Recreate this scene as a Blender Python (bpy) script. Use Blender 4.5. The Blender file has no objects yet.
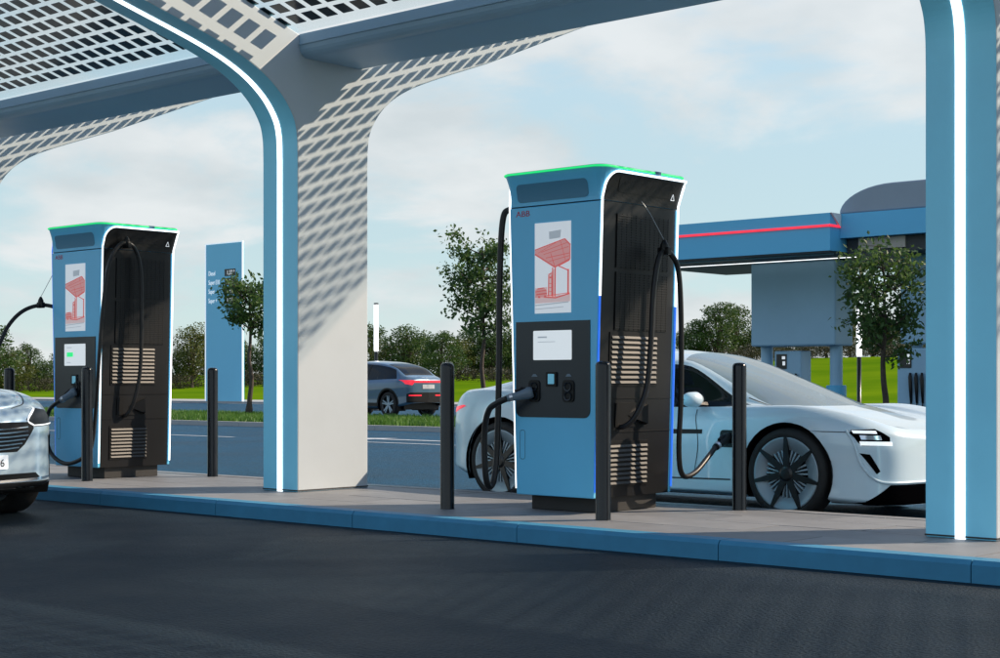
import bpy, bmesh, math, random
import numpy as np
from mathutils import Vector, Matrix
from mathutils.bvhtree import BVHTree

R = math.radians
scene = bpy.context.scene
COL = scene.collection

# ------------------------------------------------------------------ camera
CAM_YAW = 41.6
cam_data = bpy.data.cameras.new('camera')
cam = bpy.data.objects.new('camera', cam_data)
COL.objects.link(cam)
cam.location = (0, 0, 1.09)
cam.rotation_euler = (R(90), 0, R(CAM_YAW))
cam_data.sensor_width = 36
cam_data.lens = 56.66
cam_data.shift_y = 0.053
cam_data.clip_start = 0.1
cam_data.clip_end = 6000
scene.camera = cam

# ------------------------------------------------------------------ sky and sun
SUN_DIR = Vector((1.0, 1.29, 1.09)).normalized()      # towards the sun
world = bpy.data.worlds.new('World')
scene.world = world
world.use_nodes = True
wn = world.node_tree.nodes
wl = world.node_tree.links
wn.clear()
w_out = wn.new('ShaderNodeOutputWorld')
w_bg = wn.new('ShaderNodeBackground')
w_bg.inputs['Strength'].default_value = 0.14
w_sky = wn.new('ShaderNodeTexSky')
w_sky.sky_type = 'NISHITA'
w_sky.sun_disc = False
w_sky.sun_elevation = math.asin(SUN_DIR.z)
w_sky.sun_rotation = math.atan2(SUN_DIR.x, SUN_DIR.y)
w_sky.air_density = 1.0
w_sky.dust_density = 0.0
w_sky.ozone_density = 2.0
# soft fair-weather clouds on a flat layer overhead
w_tc = wn.new('ShaderNodeTexCoord')
w_sep = wn.new('ShaderNodeSeparateXYZ')
wl.new(w_tc.outputs['Generated'], w_sep.inputs[0])
def wmath(op, a, b=None, clamp=False):
    n = wn.new('ShaderNodeMath'); n.operation = op; n.use_clamp = clamp
    for i, v in enumerate((a, b)):
        if v is None: continue
        if isinstance(v, (int, float)): n.inputs[i].default_value = v
        else: wl.new(v, n.inputs[i])
    return n.outputs[0]
zz = wmath('MAXIMUM', w_sep.outputs[2], 0.0)
zd = wmath('ADD', zz, 0.28)
cx = wmath('DIVIDE', w_sep.outputs[0], zd)
cy = wmath('DIVIDE', w_sep.outputs[1], zd)
w_cmb = wn.new('ShaderNodeCombineXYZ')
wl.new(cx, w_cmb.inputs[0]); wl.new(cy, w_cmb.inputs[1]); w_cmb.inputs[2].default_value = 3.7
w_noise = wn.new('ShaderNodeTexNoise')
w_noise.inputs['Scale'].default_value = 2.3
w_noise.inputs['Detail'].default_value = 9
w_noise.inputs['Roughness'].default_value = 0.56
w_noise.inputs['Distortion'].default_value = 0.25
wl.new(w_cmb.outputs[0], w_noise.inputs['Vector'])
w_ramp = wn.new('ShaderNodeValToRGB')
w_ramp.color_ramp.elements[0].position = 0.44
w_ramp.color_ramp.elements[1].position = 0.60
w_ramp.color_ramp.interpolation = 'EASE'
wl.new(w_noise.outputs['Fac'], w_ramp.inputs[0])
w_haze = wn.new('ShaderNodeMix'); w_haze.data_type = 'RGBA'
w_hf = wn.new('ShaderNodeMapRange')           # pale near the horizon, clearer blue overhead
w_hf.interpolation_type = 'SMOOTHSTEP'
w_hf.inputs['From Min'].default_value = 0.10; w_hf.inputs['From Max'].default_value = 0.65
w_hf.inputs['To Min'].default_value = 0.88; w_hf.inputs['To Max'].default_value = 0.0
wl.new(zz, w_hf.inputs['Value']); wl.new(w_hf.outputs[0], w_haze.inputs['Factor'])
w_haze.inputs['B'].default_value = (1.85, 2.40, 2.54, 1)
wl.new(w_sky.outputs[0], w_haze.inputs['A'])
w_veil = wmath('MULTIPLY', w_ramp.outputs[0], 0.85)
w_mix = wn.new('ShaderNodeMix'); w_mix.data_type = 'RGBA'
wl.new(w_veil, w_mix.inputs['Factor'])
w_n2 = wn.new('ShaderNodeTexNoise'); w_n2.inputs['Scale'].default_value = 4.5; w_n2.inputs['Detail'].default_value = 7
wl.new(w_cmb.outputs[0], w_n2.inputs['Vector'])
w_r2 = wn.new('ShaderNodeMapRange'); w_r2.inputs['From Min'].default_value = 0.35; w_r2.inputs['From Max'].default_value = 0.65
wl.new(w_n2.outputs['Fac'], w_r2.inputs['Value'])
w_cc = wn.new('ShaderNodeMix'); w_cc.data_type = 'RGBA'
w_cc.inputs['A'].default_value = (2.42, 2.60, 2.68, 1); w_cc.inputs['B'].default_value = (3.10, 3.18, 3.20, 1)
wl.new(w_r2.outputs[0], w_cc.inputs['Factor']); wl.new(w_cc.outputs['Result'], w_mix.inputs['B'])
wl.new(w_haze.outputs['Result'], w_mix.inputs['A'])
wl.new(w_mix.outputs['Result'], w_bg.inputs['Color'])
wl.new(w_bg.outputs[0], w_out.inputs['Surface'])

sun_data = bpy.data.lights.new('sun', 'SUN')
sun_data.energy = 3.4
sun_data.angle = R(0.55)
sun_data.color = (1.0, 0.81, 0.61)
sun = bpy.data.objects.new('sun', sun_data)
COL.objects.link(sun)
sun.rotation_euler = SUN_DIR.to_track_quat('Z', 'Y').to_euler()
sun.location = (20, 40, 40)

scene.view_settings.view_transform = 'Standard'
scene.view_settings.look = 'None'
scene.view_settings.exposure = 0.95
scene.view_settings.gamma = 1.0
scene.cycles.transparent_max_bounces = 24

# ------------------------------------------------------------------ materials
MATS = {}
def M(name, col, rough=0.5, metal=0.0, var=0.0, vscale=4.0, bump=0.0, bscale=60.0,
      spec=0.5, coat=0.0, emit=None, estr=0.0, rvar=0.0, col2=None, detail=6):
    m = bpy.data.materials.new(name); m.use_nodes = True
    nt = m.node_tree; N = nt.nodes; L = nt.links
    b = N['Principled BSDF']
    b.inputs['Base Color'].default_value = (*col, 1)
    b.inputs['Roughness'].default_value = rough
    b.inputs['Metallic'].default_value = metal
    b.inputs['Specular IOR Level'].default_value = spec
    if coat:
        b.inputs['Coat Weight'].default_value = coat
        b.inputs['Coat Roughness'].default_value = 0.04
    if emit:
        b.inputs['Emission Color'].default_value = (*emit, 1)
        b.inputs['Emission Strength'].default_value = estr
    tc = N.new('ShaderNodeTexCoord')
    if var or rvar or col2:
        n = N.new('ShaderNodeTexNoise'); n.inputs['Scale'].default_value = vscale
        n.inputs['Detail'].default_value = detail; n.inputs['Roughness'].default_value = 0.6
        L.new(tc.outputs['Object'], n.inputs['Vector'])
        if var or col2:
            mx = N.new('ShaderNodeMix'); mx.data_type = 'RGBA'
            lo = tuple(c * (1 - var) for c in col); hi = col2 if col2 else tuple(min(1, c * (1 + var)) for c in col)
            mx.inputs['A'].default_value = (*lo, 1); mx.inputs['B'].default_value = (*hi, 1)
            rp = N.new('ShaderNodeMapRange'); rp.inputs['From Min'].default_value = 0.3; rp.inputs['From Max'].default_value = 0.7
            L.new(n.outputs['Fac'], rp.inputs['Value']); L.new(rp.outputs[0], mx.inputs['Factor'])
            L.new(mx.outputs['Result'], b.inputs['Base Color'])
        if rvar:
            rr = N.new('ShaderNodeMapRange'); rr.inputs['From Min'].default_value = 0.3; rr.inputs['From Max'].default_value = 0.7
            rr.inputs['To Min'].default_value = max(0.02, rough - rvar); rr.inputs['To Max'].default_value = min(1, rough + rvar)
            L.new(n.outputs['Fac'], rr.inputs['Value']); L.new(rr.outputs[0], b.inputs['Roughness'])
    if bump:
        n2 = N.new('ShaderNodeTexNoise'); n2.inputs['Scale'].default_value = bscale; n2.inputs['Detail'].default_value = 4
        L.new(tc.outputs['Object'], n2.inputs['Vector'])
        bp = N.new('ShaderNodeBump'); bp.inputs['Strength'].default_value = bump; bp.inputs['Distance'].default_value = 0.01
        L.new(n2.outputs['Fac'], bp.inputs['Height']); L.new(bp.outputs[0], b.inputs['Normal'])
    MATS[name] = m
    return m

def glass_mat(name, tint, rough=0.02, ior=1.5, opac=0.0, base=(0.02, 0.025, 0.03), gz=0.8):
    """clear or tinted sheet: transparent, with Fresnel gloss and an optional body colour"""
    m = bpy.data.materials.new(name); m.use_nodes = True
    nt = m.node_tree; N = nt.nodes; L = nt.links; N.clear()
    out = N.new('ShaderNodeOutputMaterial')
    tr = N.new('ShaderNodeBsdfTransparent'); tr.inputs[0].default_value = (*tint, 1)
    df = N.new('ShaderNodeBsdfDiffuse'); df.inputs[0].default_value = (*base, 1)
    gl = N.new('ShaderNodeBsdfGlossy'); gl.inputs['Roughness'].default_value = rough
    lw = N.new('ShaderNodeLayerWeight')
    pw = N.new('ShaderNodeMath'); pw.operation = 'POWER'; pw.inputs[1].default_value = 5.0
    L.new(lw.outputs['Facing'], pw.inputs[0])
    fr = N.new('ShaderNodeMath'); fr.operation = 'MULTIPLY_ADD'; fr.inputs[1].default_value = gz
    fr.inputs[2].default_value = ((ior - 1) / (ior + 1)) ** 2
    L.new(pw.outputs[0], fr.inputs[0])
    m1 = N.new('ShaderNodeMixShader'); m1.inputs[0].default_value = opac
    L.new(tr.outputs[0], m1.inputs[1]); L.new(df.outputs[0], m1.inputs[2])
    m2 = N.new('ShaderNodeMixShader')
    L.new(fr.outputs[0], m2.inputs[0]); L.new(m1.outputs[0], m2.inputs[1]); L.new(gl.outputs[0], m2.inputs[2])
    L.new(m2.outputs[0], out.inputs[0])
    MATS[name] = m
    return m

def leaf_mat(name, col, col2, trans=0.35):
    m = bpy.data.materials.new(name); m.use_nodes = True
    nt = m.node_tree; N = nt.nodes; L = nt.links; N.clear()
    out = N.new('ShaderNodeOutputMaterial')
    tc = N.new('ShaderNodeTexCoord')
    n = N.new('ShaderNodeTexNoise'); n.inputs['Scale'].default_value = 1.7; n.inputs['Detail'].default_value = 8
    L.new(tc.outputs['Object'], n.inputs['Vector'])
    rp = N.new('ShaderNodeMapRange'); rp.inputs['From Min'].default_value = 0.32; rp.inputs['From Max'].default_value = 0.68
    L.new(n.outputs['Fac'], rp.inputs['Value'])
    mx = N.new('ShaderNodeMix'); mx.data_type = 'RGBA'
    mx.inputs['A'].default_value = (*col, 1); mx.inputs['B'].default_value = (*col2, 1)
    L.new(rp.outputs[0], mx.inputs['Factor'])
    d = N.new('ShaderNodeBsdfPrincipled'); d.inputs['Roughness'].default_value = 0.5; d.inputs['Specular IOR Level'].default_value = 0.3
    t = N.new('ShaderNodeBsdfTranslucent')
    L.new(mx.outputs['Result'], d.inputs['Base Color'])
    hs = N.new('ShaderNodeHueSaturation'); hs.inputs['Value'].default_value = 1.3; hs.inputs['Hue'].default_value = 0.485
    L.new(mx.outputs['Result'], hs.inputs['Color']); L.new(hs.outputs[0], t.inputs[0])
    ms = N.new('ShaderNodeMixShader'); ms.inputs[0].default_value = trans
    L.new(d.outputs[0], ms.inputs[1]); L.new(t.outputs[0], ms.inputs[2]); L.new(ms.outputs[0], out.inputs[0])
    MATS[name] = m
    return m

M('rib_side', (0.47, 0.525, 0.57), 0.55, var=0.03, vscale=2, bump=0.03, bscale=30)
M('rib_front', (0.26, 0.74, 0.97), 0.34, var=0.05, vscale=1.5, rvar=0.06)
M('beam_paint', (0.30, 0.46, 0.60), 0.38, var=0.06, vscale=1.5, rvar=0.08)
M('led_white', (0.9, 0.9, 0.9), 0.4, emit=(0.93, 0.97, 1.0), estr=1.0)
M('led_blue', (0.05, 0.2, 0.8), 0.4, emit=(0.02, 0.16, 0.85), estr=0.38)
M('led_green', (0.05, 0.6, 0.2), 0.4, emit=(0.01, 0.62, 0.16), estr=0.55)
M('led_red', (0.7, 0.05, 0.08), 0.4, emit=(0.85, 0.02, 0.05), estr=0.55)
M('solar_cell', (0.008, 0.010, 0.016), 0.18, spec=0.5)
glass_mat('roof_glass', (0.95, 0.975, 0.98), rough=0.05, ior=1.25, opac=0.03, base=(0.6, 0.7, 0.75), gz=0.25)
M('kerb_stone', (0.030, 0.205, 0.36), 0.6, var=0.10, vscale=5, bump=0.08, bscale=80)
M('paving', (0.20, 0.21, 0.225), 0.62, var=0.14, vscale=3, bump=0.10, bscale=40)
M('paving_b', (0.175, 0.185, 0.20), 0.6, var=0.14, vscale=3.5, bump=0.10, bscale=40)
M('joint', (0.10, 0.10, 0.10), 0.9)
M('paint_white', (0.42, 0.46, 0.50), 0.6, var=0.2, vscale=9)
M('charger_panel', (0.125, 0.53, 0.82), 0.38, var=0.03, vscale=2, coat=0.15)
M('charger_vent', (0.06, 0.21, 0.33), 0.5)
M('charger_dark', (0.0036, 0.0042, 0.0055), 0.42, var=0.10, vscale=5, spec=0.3)
M('charger_black', (0.0022, 0.0025, 0.003), 0.45, spec=0.3)
M('console', (0.010, 0.017, 0.026), 0.30, var=0.08)
M('slat', (0.023, 0.0225, 0.021), 0.5, var=0.06)
M('mesh_bar', (0.005, 0.006, 0.0075), 0.5, spec=0.3)
M('plinth', (0.018, 0.018, 0.018), 0.55, var=0.12, vscale=6)
M('poster_paper', (0.70, 0.72, 0.74), 0.5, emit=(0.80, 0.85, 0.9), estr=0.20)
M('print_red', (0.62, 0.12, 0.12), 0.5, emit=(0.8, 0.16, 0.15), estr=0.18)
M('print_pink', (0.68, 0.30, 0.29), 0.5, emit=(0.8, 0.36, 0.35), estr=0.16)
M('print_pale', (0.72, 0.52, 0.51), 0.5, emit=(0.8, 0.58, 0.57), estr=0.16)
M('print_grey', (0.58, 0.61, 0.64), 0.5, emit=(0.6, 0.65, 0.7), estr=0.1)
M('screen', (0.75, 0.77, 0.78), 0.25, emit=(0.88, 0.93, 0.95), estr=0.24)
M('logo_red', (0.45, 0.03, 0.06), 0.5)
M('reader_glass', (0.10, 0.30, 0.42), 0.1, emit=(0.15, 0.5, 0.7), estr=0.18)
M('rubber', (0.010, 0.010, 0.011), 0.42, spec=0.4)
M('plug_grey', (0.12, 0.17, 0.22), 0.35)
M('steel', (0.55, 0.56, 0.57), 0.3, metal=1.0)
M('wire', (0.3, 0.31, 0.32), 0.4, metal=0.8)
M('bollard', (0.0035, 0.0045, 0.0065), 0.24, spec=0.45, var=0.15, vscale=6, rvar=0.06)
M('car_white', (0.55, 0.68, 0.77), 0.32, coat=0.9, var=0.012, vscale=3)
M('car_silver', (0.62, 0.78, 0.90), 0.30, metal=0.40, coat=1.0)
M('car_grey', (0.060, 0.125, 0.20), 0.33, metal=0.25, coat=1.0)
M('car_black', (0.004, 0.004, 0.005), 0.4, spec=0.3)
M('void_black', (0.0015, 0.0015, 0.002), 0.9, spec=0.0)  # shade inside recessed openings, put into a flat black
M('seam', (0.02, 0.022, 0.025), 0.6)
M('tyre', (0.013, 0.013, 0.014), 0.75, bump=0.2, bscale=60)
M('rim_silver', (0.30, 0.38, 0.44), 0.45, metal=0.3, coat=0.15)
M('rim_dark', (0.012, 0.013, 0.014), 0.3)
M('chrome', (0.72, 0.74, 0.76), 0.12, metal=1.0)
M('lamp_white', (0.85, 0.88, 0.9), 0.15, emit=(0.9, 0.95, 1), estr=0.35)
M('tail_red', (0.55, 0.02, 0.03), 0.2, emit=(0.8, 0.02, 0.05), estr=0.45)
M('seat_cloth', (0.10, 0.11, 0.12), 0.7)
glass_mat('windscreen_glass', (0.66, 0.72, 0.76), rough=0.03, ior=1.7, opac=0.50, base=(0.33, 0.45, 0.53))  # pale body colour stands in for reflections on the windscreen
glass_mat('dark_glass', (0.18, 0.21, 0.24), rough=0.03, ior=1.5, opac=0.5, base=(0.01, 0.013, 0.016))
M('station_blue', (0.115, 0.48, 0.77), 0.45, var=0.03, vscale=0.5)
M('station_grey', (0.30, 0.50, 0.66), 0.5, var=0.05, vscale=0.8)
M('station_dark', (0.035, 0.040, 0.048), 0.6)
M('station_lit_beige', (0.45, 0.40, 0.36), 0.6, var=0.05)  # brightness of the lit soffit, put into the colour
M('station_white', (0.75, 0.74, 0.73), 0.5)
M('vault_grey', (0.26, 0.31, 0.38), 0.45, var=0.08, vscale=0.4)
M('sign_blue', (0.19, 0.58, 0.80), 0.4, var=0.02, vscale=0.3)
M('sign_white', (0.8, 0.82, 0.83), 0.5, emit=(0.9, 0.95, 1), estr=0.25)
M('display_black', (0.010, 0.012, 0.014), 0.3)
M('bark', (0.055, 0.042, 0.032), 0.85, var=0.35, vscale=9, bump=0.5, bscale=25)
leaf_mat('leaf_near', (0.028, 0.068, 0.020), (0.075, 0.145, 0.035), 0.35)
leaf_mat('leaf_far', (0.026, 0.066, 0.012), (0.062, 0.115, 0.022), 0.25)
leaf_mat('leaf_far_yellow', (0.055, 0.080, 0.012), (0.105, 0.120, 0.022), 0.25)
leaf_mat('leaf_rust', (0.026, 0.030, 0.012), (0.052, 0.050, 0.020), 0.2)
leaf_mat('grass_blade', (0.045, 0.125, 0.018), (0.085, 0.19, 0.030), 0.35)
M('meadow', (0.055, 0.135, 0.004), 1.0, col2=(0.12, 0.205, 0.006), vscale=0.10, bump=0.4, bscale=3.0, detail=10, spec=0.0)
M('verge_soil', (0.045, 0.105, 0.02), 0.9, col2=(0.075, 0.15, 0.03), vscale=1.2, spec=0.2)
M('footpath', (0.34, 0.35, 0.35), 0.7, var=0.08, vscale=0.8)

def asphalt_mat(name, col, rough):
    m = M(name, col, rough, var=0.30, vscale=0.55, rvar=0.10, bump=1.0, bscale=52, spec=0.34 if name == 'asphalt' else 0.2, detail=12)
    nt = m.node_tree; N = nt.nodes; L = nt.links
    b = N['Principled BSDF']
    b.inputs['Specular Tint'].default_value = (0.62, 0.86, 1.0, 1)
    for n_ in N:
        if n_.type == 'BUMP': n_.inputs['Distance'].default_value = 0.02
    # fine light aggregate speckle over the mottling
    tc = N.new('ShaderNodeTexCoord'); vo = N.new('ShaderNodeTexVoronoi'); vo.inputs['Scale'].default_value = 60
    L.new(tc.outputs['Object'], vo.inputs['Vector'])
    rp = N.new('ShaderNodeMapRange'); rp.inputs['From Min'].default_value = 0.0; rp.inputs['From Max'].default_value = 1.0
    rp.inputs['To Min'].default_value = 0.35; rp.inputs['To Max'].default_value = 1.8
    L.new(vo.outputs['Color'], rp.inputs['Value'])
    src = b.inputs['Base Color'].links[0].from_socket
    mu = N.new('ShaderNodeMix'); mu.data_type = 'RGBA'; mu.blend_type = 'MULTIPLY'; mu.inputs['Factor'].default_value = 1
    L.new(src, mu.inputs['A']); L.new(rp.outputs[0], mu.inputs['B']); L.new(mu.outputs['Result'], b.inputs['Base Color'])
    return m
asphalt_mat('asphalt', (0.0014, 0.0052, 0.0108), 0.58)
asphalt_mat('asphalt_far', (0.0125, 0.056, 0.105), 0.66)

# ------------------------------------------------------------------ helpers
def tag(o, label=None, cat=None, group=None, kind=None):
    if label: o['label'] = label
    if cat: o['category'] = cat
    if group: o['group'] = group
    if kind: o['kind'] = kind
    return o
def empty(name, loc=(0, 0, 0), rz=0.0):
    o = bpy.data.objects.new(name, None); COL.objects.link(o)
    o.location = loc; o.rotation_euler = (0, 0, rz); o.empty_display_size = 0.2
    return o
def link_mesh(name, me, mats, parent=None, loc=(0, 0, 0), smooth=False, rot=None):
    o = bpy.data.objects.new(name, me); COL.objects.link(o)
    if mats is not None:
        for m in (mats if isinstance(mats, (list, tuple)) else [mats]):
            if isinstance(m, str): m = MATS[m]
            if m.name not in [x.name for x in me.materials if x]: me.materials.append(m)
    o.location = loc
    if rot: o.rotation_euler = rot
    if parent: o.parent = parent
    if smooth:
        me.polygons.foreach_set('use_smooth', [True] * len(me.polygons)); me.update()
    return o
def dup(o, parent=None):
    c = o.copy(); COL.objects.link(c)
    if parent: c.parent = parent
    for ch in list(o.children): dup(ch, c)
    return c

class MB:
    def __init__(s): s.v = []; s.f = []; s.mi = []
    def add(s, vs, fs, mi=0):
        k = len(s.v); s.v += [tuple(v) for v in vs]
        s.f += [tuple(i + k for i in f) for f in fs]; s.mi += [mi] * len(fs)
        return s
    def box(s, lo, hi, mi=0):
        (a, b, c), (d, e, f) = lo, hi
        vs = [(a,b,c),(d,b,c),(d,e,c),(a,e,c),(a,b,f),(d,b,f),(d,e,f),(a,e,f)]
        return s.add(vs, [(0,3,2,1),(4,5,6,7),(0,1,5,4),(1,2,6,5),(2,3,7,6),(3,0,4,7)], mi)
    def hexa(s, lo4, hi4, mi=0):
        return s.add(list(lo4) + list(hi4), [(0,3,2,1),(4,5,6,7),(0,1,5,4),(1,2,6,5),(2,3,7,6),(3,0,4,7)], mi)
    def prism(s, poly, axis, a, b, mi=0, mside=None):
        """poly in the two other axes (in xyz order), extruded along axis from a to b"""
        def P(p, t):
            if axis == 'x': return (t, p[0], p[1])
            if axis == 'y': return (p[0], t, p[1])
            return (p[0], p[1], t)
        n = len(poly)
        vs = [P(p, a) for p in poly] + [P(p, b) for p in poly]
        fs = [tuple(range(n))[::-1], tuple(range(n, 2 * n))]
        s.add(vs, fs, mi)
        k = len(s.v) - 2 * n
        for i in range(n):
            j = (i + 1) % n
            s.f.append((k + i, k + j, k + n + j, k + n + i)); s.mi.append(mi if mside is None else mside)
        return s
    def tube(s, pts, r, n=10, cap=True, mi=0):
        pts = [Vector(p) for p in pts]
        rr = r if isinstance(r, (list, tuple)) else [r] * len(pts)
        rings = []; prev = None
        for i, p in enumerate(pts):
            t = (pts[min(i + 1, len(pts) - 1)] - pts[max(i - 1, 0)]).normalized()
            if prev is None:
                a = Vector((0, 0, 1)) if abs(t.z) < 0.9 else Vector((1, 0, 0))
                u = t.cross(a).normalized()
            else:
                u = (prev - t * prev.dot(t)).normalized()
            w = t.cross(u); prev = u
            rings.append([p + (u * math.cos(2*math.pi*k/n) + w * math.sin(2*math.pi*k/n)) * rr[i] for k in range(n)])
        vs = [v for rg in rings for v in rg]; fs = []
        for i in range(len(rings) - 1):
            for k in range(n):
                k2 = (k + 1) % n
                fs.append((i*n+k, i*n+k2, (i+1)*n+k2, (i+1)*n+k))
        if cap:
            fs.append(tuple(range(n))[::-1]); fs.append(tuple((len(rings)-1)*n + k for k in range(n)))
        return s.add(vs, fs, mi)
    def lathe(s, prof, n=24, c=(0, 0, 0), axis='z', mi=0):
        vs = []; fs = []
        for (r, h) in prof:
            for k in range(n):
                a = 2 * math.pi * k / n
                x, y = r * math.cos(a), r * math.sin(a)
                v = (x, y, h) if axis == 'z' else ((x, h, y) if axis == 'y' else (h, x, y))
                vs.append((v[0]+c[0], v[1]+c[1], v[2]+c[2]))
        for i in range(len(prof) - 1):
            for k in range(n):
                k2 = (k + 1) % n
                fs.append((i*n+k, i*n+k2, (i+1)*n+k2, (i+1)*n+k))
        return s.add(vs, fs, mi)
    def mesh(s, name):
        me = bpy.data.meshes.new(name); me.from_pydata(s.v, [], s.f)
        me.polygons.foreach_set('material_index', s.mi); me.update()
        bm = bmesh.new(); bm.from_mesh(me); bmesh.ops.recalc_face_normals(bm, faces=bm.faces[:]); bm.to_mesh(me); bm.free()
        return me
    def build(s, name, mats, parent=None, loc=(0,0,0), smooth=False, bevel=0.0, bseg=2, rot=None):
        o = link_mesh(name, s.mesh(name), mats, parent, loc, smooth, rot)
        if bevel:
            md = o.modifiers.new('bevel', 'BEVEL'); md.width = bevel; md.segments = bseg; md.limit_method = 'ANGLE'; md.angle_limit = R(35)
        return o

def smooth_path(pts, n=8):
    """Catmull-Rom through the points"""
    P = [Vector(p) for p in pts]; P = [2*P[0]-P[1]] + P + [2*P[-1]-P[-2]]; out = []
    for i in range(1, len(P) - 2):
        for k in range(n):
            t = k / n
            out.append(0.5 * ((2*P[i]) + (P[i+1]-P[i-1])*t + (2*P[i-1]-5*P[i]+4*P[i+1]-P[i+2])*t*t + (-P[i-1]+3*P[i]-3*P[i+1]+P[i+2])*t**3))
    out.append(P[-2]); return out

def text_mesh(name, s, size, mat, parent, loc, rot, extrude=0.001, align='LEFT', squash=1.0):
    cu = bpy.data.curves.new(name, 'FONT'); cu.body = s; cu.size = size; cu.extrude = extrude; cu.align_x = align
    cu.resolution_u = 3
    t = bpy.data.objects.new(name + '_tmp', cu); COL.objects.link(t)
    me = bpy.data.meshes.new_from_object(t)
    bpy.data.objects.remove(t); bpy.data.curves.remove(cu)
    me.name = name
    for v in me.vertices: v.co.x *= squash
    me.materials.clear()
    return link_mesh(name, me, mat, parent, loc, False, rot)

def rrect(x0, x1, z0, z1, r, n=5, corners=(1,1,1,1)):
    """rounded rectangle, corners flags: lower-left, lower-right, upper-right, upper-left"""
    out = []
    for (cxx, czz, a0, fl, px, pz) in ((x0+r, z0+r, 180, corners[0], x0, z0), (x1-r, z0+r, 270, corners[1], x1, z0),
                                 (x1-r, z1-r, 0, corners[2], x1, z1), (x0+r, z1-r, 90, corners[3], x0, z1)):
        if not fl: out.append((px, pz)); continue
        for k in range(n + 1):
            a = R(a0 + 90 * k / n); out.append((cxx + r * math.cos(a), czz + r * math.sin(a)))
    return out
# ------------------------------------------------------------------ terrain
def sstep(t): t = min(1, max(0, t)); return t * t * (3 - 2 * t)
def terrain_z(x, y):
    d = 0.748 * y - 0.664 * x                # distance out along the view
    l = 0.748 * x + 0.664 * y
    if y < 62: return -0.06
    u = l / max(d, 1)
    right = sstep((u - 0.02) / 0.2)
    h = (1.6 + 1.9 * right) * sstep((y - 62) / 75)
    h += 6.0 * sstep((y - 260) / 600)
    return -0.06 + h + 0.12 * math.sin(x * 0.05) * sstep((y - 70) / 40)
xs = [-3000, -1500, -800, -500] + [-380 + 10 * i for i in range(50)] + [140, 200, 300, 500, 1200, 3000]
ys = [-3000, -800, -200, -60, 0, 30, 50] + [58 + 6 * i for i in range(35)] + [280, 320, 380, 450, 560, 700, 1000, 2000, 4000]
g = MB()
g.v = [(x, y, terrain_z(x, y)) for y in ys for x in xs]
nx = len(xs)
g.f = [(j*nx+i, j*nx+i+1, (j+1)*nx+i+1, (j+1)*nx+i) for j in range(len(ys)-1) for i in range(nx-1)]
g.mi = [0] * len(g.f)
tag(g.build('meadow_ground', 'meadow', smooth=True), kind='structure')

def sheet(name, x0, x1, y0, y1, z, mat, nxx=1, parent=None):
    m = MB(); m.add([(x0,y0,z),(x1,y0,z),(x1,y1,z),(x0,y1,z)], [(0,1,2,3)])
    return m.build(name, mat, parent)
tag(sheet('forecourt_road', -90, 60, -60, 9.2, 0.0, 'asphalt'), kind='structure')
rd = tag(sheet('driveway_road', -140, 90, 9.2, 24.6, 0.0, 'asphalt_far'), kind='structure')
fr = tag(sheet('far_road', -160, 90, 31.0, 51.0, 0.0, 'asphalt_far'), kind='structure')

# painted lane lines on the driveway
for i, (x0, x1) in enumerate([(-62, -46), (-40, -24.5), (-21.5, -6), (-2, 12)]):
    m = MB(); m.add([(x0,19.62,0.006),(x1,19.62,0.006),(x1,19.76,0.006),(x0,19.76,0.006)], [(0,1,2,3)])
    m.build('lane_marking', 'paint_white', rd)
m = MB()
m.add([(-21.6,20.75,.006),(-19.9,20.75,.006),(-19.9,20.98,.006),(-21.6,20.98,.006)], [(0,1,2,3)])
m.add([(-21.6,20.35,.006),(-21.6,21.38,.006),(-22.6,20.86,.006)], [(0,1,2)])
m.build('painted_arrow', 'paint_white', rd)
for (ya, yb) in ((50.3, 50.5),):
    m = MB(); m.add([(-160,ya,.006),(90,ya,.006),(90,yb,.006),(-160,yb,.006)], [(0,1,2,3)])
    m.build('edge_marking', 'paint_white', fr)

# footpath beyond the far road
fp = MB()
for i in range(100):
    x0 = -150 + i * 2.4
    fp.box((x0, 51.0, -0.05), (x0 + 2.385, 53.6, 0.10))
tag(fp.build('footpath', 'footpath'), kind='structure')
tag(sheet('gravel_path', -160, 90, 57.0, 61.0, 0.02, 'footpath'), kind='structure')

# kerbed grass verge between the two roads
vg = MB(); vg.box((-120, 24.75, -0.05), (60, 30.85, 0.10))
verge = tag(vg.build('grass_verge', 'verge_soil'), kind='structure')
for (ya, yb) in ((24.6, 24.75), (30.85, 31.0)):
    kb = MB()
    for i in range(120):
        x0 = -100 + i * 1.2
        kb.box((x0, ya, -0.05), (x0 + 1.19, yb, 0.115))
    o = kb.build('verge_kerb', 'footpath', verge); o['kind'] = 'stuff'

rng = np.random.default_rng(5)
def blades(name, n, xr, yr, z, h, w, mat):
    x = rng.uniform(*xr, n); y = rng.uniform(*yr, n); a = rng.uniform(0, math.tau, n)
    hh = h * rng.uniform(0.5, 1.25, n); lx = rng.normal(0, 0.35, n) * hh; ly = rng.normal(0, 0.35, n) * hh
    dx = np.cos(a) * w; dy = np.sin(a) * w
    V = np.empty((n, 3, 3)); zz = np.broadcast_to(z, n)
    V[:,0] = np.stack([x-dx, y-dy, zz], 1); V[:,1] = np.stack([x+dx, y+dy, zz], 1); V[:,2] = np.stack([x+lx, y+ly, zz+hh], 1)
    me = bpy.data.meshes.new(name); me.from_pydata(V.reshape(-1,3).tolist(), [], np.arange(3*n).reshape(-1,3).tolist())
    o = link_mesh(name, me, mat)
    return o
tag(blades('verge_grass', 60000, (-62, -4), (24.8, 30.8), 0.10, 0.13, 0.022, 'grass_blade'),
    'short bright green grass growing on the verge strip', 'grass', kind='stuff')

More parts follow.
